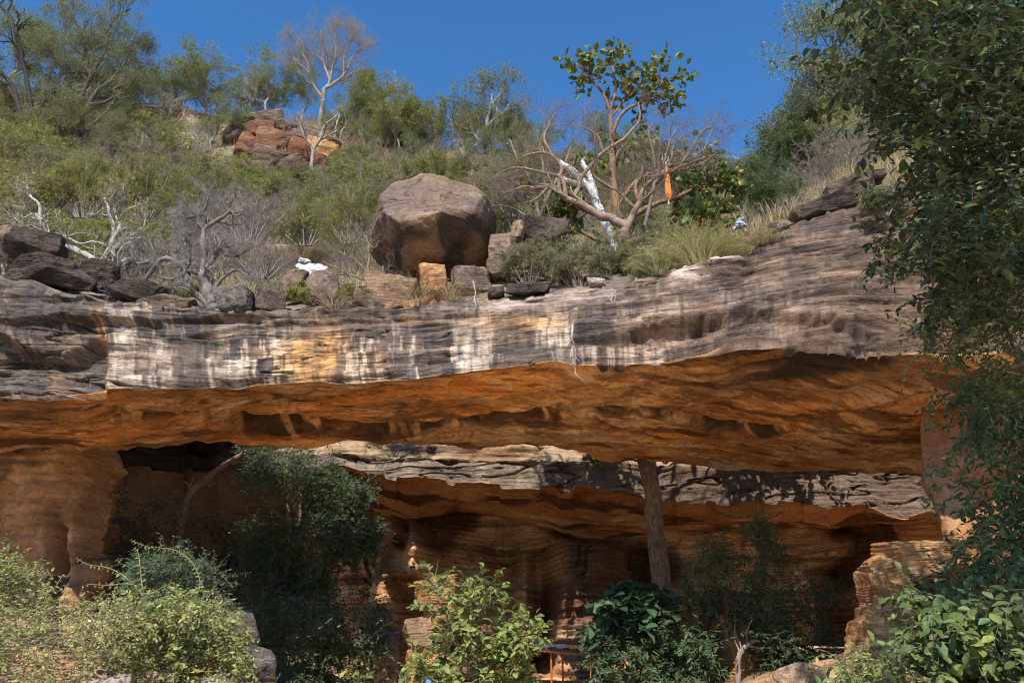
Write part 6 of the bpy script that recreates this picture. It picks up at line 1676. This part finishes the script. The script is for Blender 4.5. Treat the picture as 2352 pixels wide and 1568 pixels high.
mass('shrub', 'sunlit green shrub at the picture edge below the rock pillar', 'shrub', P3(30, 1460, 12.5), [([(-60, 1300), (30, 1275), (50, 1300), (95, 1310), (100, 1360), (50, 1400), (-60, 1420)], 1)], 12.0, 13.2, 260, .35, 11, .075, .55, CREEP + LIME[2:], 98, big=False, clump=.35, dirv=(.1, -.3, .4))
mass('ground_cover', 'low green creeper covering the sunny bank between the stones', 'ground cover', P3(200, 1560, 10.5), [([(-60, 1400), (60, 1395), (240, 1390), (330, 1420), (360, 1500), (300, 1640), (-60, 1640)], 4), ([(300, 1500), (420, 1540), (400, 1640), (260, 1640)], .6)], 9.0, 13.0, 2000, .30, 11, .055, .55, CREEP + YELLOWGREEN[:2] + STRAW[:1], 99, big=False, clump=.2, dirv=(0, -.3, .3), droop=.2)
bpy.data.objects['ground_cover']['kind'] = 'stuff'
# leaf litter and small stones on the ground
rg = np.random.default_rng(100)
n = 16000
x = -12 + 24 * rg.random(n); y = 5 + 30 * rg.random(n)
C_ = np.stack([x, y, ground_z(x, y) + .015], -1)
A = nrm(rg.normal(size=(n, 3)) * np.array([1, 1, .25])); N = nrm(rg.normal(size=(n, 3)) * .35 + np.array([0, 0, 1.0])); N = nrm(N - A * (N * A).sum(-1, keepdims=True))
b = Bag(); leaves(b, C_, A, N, .05 + .07 * rg.random(n), .5, pick_cols(rg, n, [(.22, .13, .07), (.3, .2, .11), (.16, .1, .06), (.14, .14, .06)]))
link('leaf_litter', b.mesh('leaf_litter', M_LEAF_DULL, smooth=False), kind='stuff', label='dry fallen leaves on the ground')

# ------------------------------------------------------------------ small things
M_WHITE = plain_material('white_cloth', (.58, .57, .57), .85, var=.25, scale=5)
M_ORANGE = plain_material('orange_cloth', (.72, .20, .03), .75, var=.15)
M_STEEL = plain_material('pale_painted_metal', (.62, .58, .50), .5, var=.15)
M_RUST = plain_material('red_painted_steel', (.46, .10, .03), .6, var=.3)
M_TIN = plain_material('weathered_tin', (.30, .17, .12), .6, .3, var=.35)
def cloth(name, label, pts, y, cat, mat, seed, nu=26, nv=16, th=.03, dr=.18):
    """a rumpled sheet between four picture corners, with real thickness"""
    a, b = np.meshgrid(np.linspace(0, 1, nu), np.linspace(0, 1, nv), indexing='ij')
    q = [np.array(p, float) for p in pts]
    w = [(1 - a) * (1 - b), a * (1 - b), a * b, (1 - a) * b]
    xx = sum(w_ * p[0] for w_, p in zip(w, q)); yy = sum(w_ * p[1] for w_, p in zip(w, q)); dd = y + sum(w_ * p[2] for w_, p in zip(w, q))
    xx = xx + 7 * fbm(a * 3, b * 4, 0, 3, seed); yy = yy + 4 * fbm(a * 4, b * 3, 5, 3, seed)
    Gc = P3(xx, yy, dd + 1.6 * dr * fbm(a * 4, b * 3, 2, 4, seed))
    Nn = grid_normals(Gc)
    base = Gc.reshape(-1, 3).mean(0)
    V = np.concatenate([Gc.reshape(-1, 3), (Gc + Nn * th).reshape(-1, 3)]) - base
    qd = grid_quads(nu, nv); m = nu * nv
    rim = []
    ring = [i * nv for i in range(nu)] + [(nu - 1) * nv + j for j in range(1, nv)] + [i * nv + nv - 1 for i in range(nu - 2, -1, -1)] + [j for j in range(nv - 2, 0, -1)]
    for s, t in zip(ring, ring[1:] + ring[:1]):
        rim.append((s, t, t + m, s + m))
    me = mesh(name, V, np.concatenate([qd, qd[:, ::-1] + m, np.array(rim)]), None, None, mat)
    return tag(link(name, me, None, base), label, cat)
cloth('white_cloth', 'crumpled white cloth spread over the rocks beside the balanced boulder', [(686, 606, 1.2), (752, 612, 1.2), (752, 634, 0), (680, 634, 0)], 23.0, 'cloth', M_WHITE, 5)
cloth('white_cloth', 'small white strip of cloth just above the crumpled one', [(688, 594, .3), (712, 597, .3), (710, 602, 0), (686, 600, 0)], 24.3, 'cloth', M_WHITE, 6, 14, 8)
cloth('white_sheet', 'pale bluish plastic sheet among the leaves past the tall grass', [(1692, 510, .4), (1706, 498, .4), (1714, 522, 0), (1684, 527, 0)], 22.0, 'sheet', plain_material('plastic_sheet', (.42, .48, .56), .4, var=.2), 7)
# trident pole wrapped in orange cloth
py_ = 25.0
base = P3(1536, 470, py_)
t = empty('flag_pole', base, 'pole topped with a small pale trident and wrapped in bright orange cloth', 'flag pole')
b = Bag()
tubes(b, limb([(1536, 470), (1532, 400), (1528, 362)], py_, 8)[None], np.full((1, 8), .03), 8, (.62, .58, .5), 0, rg)
link('pole', b.mesh('pole', M_STEEL, base), t)
b = Bag()
for q in ([(1528, 372), (1528, 354)], [(1528, 372), (1521, 368), (1522, 355)], [(1528, 372), (1535, 368), (1534, 355)]):
    tubes(b, poly(P3(np.array(q)[:, 0], np.array(q)[:, 1], py_), 6)[None], np.linspace(.035, .02, 6)[None], 6, (.7, .66, .58), 0, rg)
link('trident', b.mesh('trident', M_STEEL, base), t)
n = 40
hh = np.linspace(0, 1, n)
prof = np.interp(hh, [0, .1, .3, .6, .85, .97, 1], [.035, .05, .06, .085, .11, .08, .03])
ax = limb([(1530, 376), (1533, 415), (1537, 460)], py_, n)
th = np.linspace(0, 2 * math.pi, 25)[:-1]
rr = prof[:, None] * (1 + .22 * np.sin(5 * th[None] + 6 * hh[:, None]) + .12 * vn(th[None] * 2, hh[:, None] * 5, 0, 3))
Gf = ax[:, None] + np.stack([rr * np.cos(th), rr * np.sin(th) * .8, 0 * rr], -1)
link('wrapped_cloth', mesh('wrapped_cloth', Gf - base, grid_quads(n, 24, True), None, None, M_ORANGE), t)
# hanging roots and twigs on the face
def strand(name, label, pts_, y, r0, r1, c, cat, seed, m=4, L=.25):
    rg = np.random.default_rng(seed)
    b = Bag()
    base = P3(pts_[0][0], pts_[0][1], y)
    P = limb(pts_, y, 26, rg, .006)
    R = np.linspace(r0, r1, 26)
    tubes(b, P[None], R[None], 6, c, .08, rg)
    P2, R2 = grow(rg, P[None], R[None], m, L, (20, 50), -.2 if L < .3 else .2, .3, 6, .4, .6)
    tubes(b, P2, R2, 4, c, .1, rg)
    return tag(link(name, b.mesh(name, M_TWIG, base), None, base), label, cat)
fy = lambda px_, py_, o=.15: float(np.interp(py_, [beam_T(px_), beam_B(px_)], [beam_yB(px_) + beam_lean(px_), beam_yB(px_)])) - o
strand('hanging_root', 'long pale root hanging down the face from the notch', [(1316, 745, -.35), (1314, 770, -.4), (1318, 800, -.25), (1319, 830, -.05), (1322, 858, 0)], fy(1318, 800, .45), .028, .010, (.55, .49, .44), 'root', 1, 7, .5)
strand('dead_sapling', 'dead white twig standing in the notch above the hanging root', [(1402, 722), (1408, 705), (1405, 685), (1415, 668)], fy(1402, 722, .45), .022, .006, (.55, .48, .42), 'twig', 2, 7, .6)
strand('dead_sapling', 'small twig with yellow leaves growing from the crack on the dark face', [(1700, 676), (1690, 684), (1672, 676), (1652, 668)], fy(1690, 680, .3), .012, .005, (.45, .4, .35), 'twig', 3, 5, .4)
strand('white_stick', 'thin white stick lying along the ledge of the dark face', [(1690, 686), (1720, 684), (1752, 681), (1757, 687)], fy(1720, 684, .35), .02, .016, (.72, .70, .66), 'stick', 4, 1, .1)
strand('white_sticks', 'bundle of thin white roots hanging before the squat layered block', [(1086, 645), (1092, 670), (1090, 690), (1094, 702)], 20.4, .016, .012, (.70, .66, .60), 'root', 5, 3, .5)
strand('dangling_root', 'thin root dangling from the underside into the gap', [(951, 1000), (952, 1040), (950, 1085)], 26.5, .012, .006, (.25, .17, .11), 'root', 6, 2, .3)
# the small shelter with red posts
sy = 25.5
sb_ = P3(1330, 1640, sy)
sh = empty('shelter', sb_, 'small open shelter on thin red posts with a rusty tin roof', 'shelter')
rx = np.linspace(0, 1, 61); ry = np.array([0, 1.0])
x0, x1 = P3(1226, 1488, sy)[0], P3(1382, 1488, sy)[0]
zf = P3(1300, 1490, sy)[2]; zb = zf + .28
Vr = []
for j, (yy, zz) in enumerate([(sy - .4, zf), (sy + 1.3, zb)]):
    for i in rx:
        Vr.append((x0 + (x1 - x0) * i, yy, zz - .10 * i + .018 * math.sin(i * 60 * math.pi / 2)))
Vr = np.array(Vr); Vr2 = Vr - np.array([0, 0, .008])
q = np.array([(i, i + 1, i + 62, i + 61) for i in range(60)])
link('tin_roof', mesh('tin_roof', np.concatenate([Vr, Vr2]) - sb_, np.concatenate([q, q[:, ::-1] + 122]), None, None, M_TIN), sh)
for px_, dy in ((1265, 0), (1354, 0), (1296, 1.2), (1374, 1.2)):
    b = Bag()
    p = P3(px_, 1495, sy); zt_ = (zf if dy == 0 else zb) - .06
    P = np.array([[p[0], sy + dy - .2, -1.2], [p[0], sy + dy - .2, (zt_ - 1.2) / 2], [p[0], sy + dy - .2, zt_]])
    tubes(b, P[None], np.full((1, 3), .032), 8, (.5, .1, .03), 0, rg)
    link('post', b.mesh('post', M_RUST, sb_), sh)
for y_ in (sy - .35, sy + 1.15):
    b = Bag()
    z_ = (zf if y_ < sy else zb) - .03
    tubes(b, np.array([[[x0 + .1, y_, z_ - .01], [(x0 + x1) / 2, y_, z_ - .06], [x1 - .05, y_, z_ - .10]]]), np.full((1, 3), .03), 6, (.3, .1, .05), 0, rg)
    link('roof_beam', b.mesh('roof_beam', M_RUST, sb_), sh)
for k, (x, c, w, lab) in enumerate([(1248, (.62, .66, .62), 40, 'grey green bundle'), (1290, (.70, .52, .40), 30, 'peach bundle'), (1318, (.75, .45, .10), 26, 'yellow bundle'), (1345, (.62, .16, .10), 30, 'red bundle'), (1368, (.55, .2, .28), 22, 'pink bundle')]):
    p = P3(x, 1480, sy); i = (p[0] - x0) / (x1 - x0)
    me = rock_mesh('cloth_bundle', (m_px(w * 1.2, sy), .35, .13), 300 + k, n=16, rough=.09, cuts=4, pal='tan', pnorm=8)
    me.materials.clear(); me.materials.append(plain_material('bundle_cloth', c, .85, var=.2))
    tag(link('cloth_bundle', me, None, (p[0], sy, zf - .10 * i + .12)), lab + ' of cloth lying on the tin roof of the shelter', 'bundle')
me = rock_mesh('plastic_bag', (.35, .3, .3), 320, n=16, rough=.1, cuts=4, pal='tan', pnorm=8)
me.materials.clear(); me.materials.append(plain_material('blue_plastic', (.10, .28, .62), .4, var=.2))
tag(link('plastic_bag', me, None, P3(1001, 1558, 19.0)), 'small blue plastic bag showing between the bright leaves', 'bag')
me = rock_mesh('carton', (.35, .3, .22), 321, n=10, rough=.01, pal='tan', cuts=0)
me.materials.clear(); me.materials.append(plain_material('pale_card', (.55, .55, .50), .8, var=.15))
tag(link('carton', me, None, P3(1268, 1534 - 40, sy + 2.0) + np.array([0, 0, .1])), 'pale box standing behind the roof of the shelter', 'box')
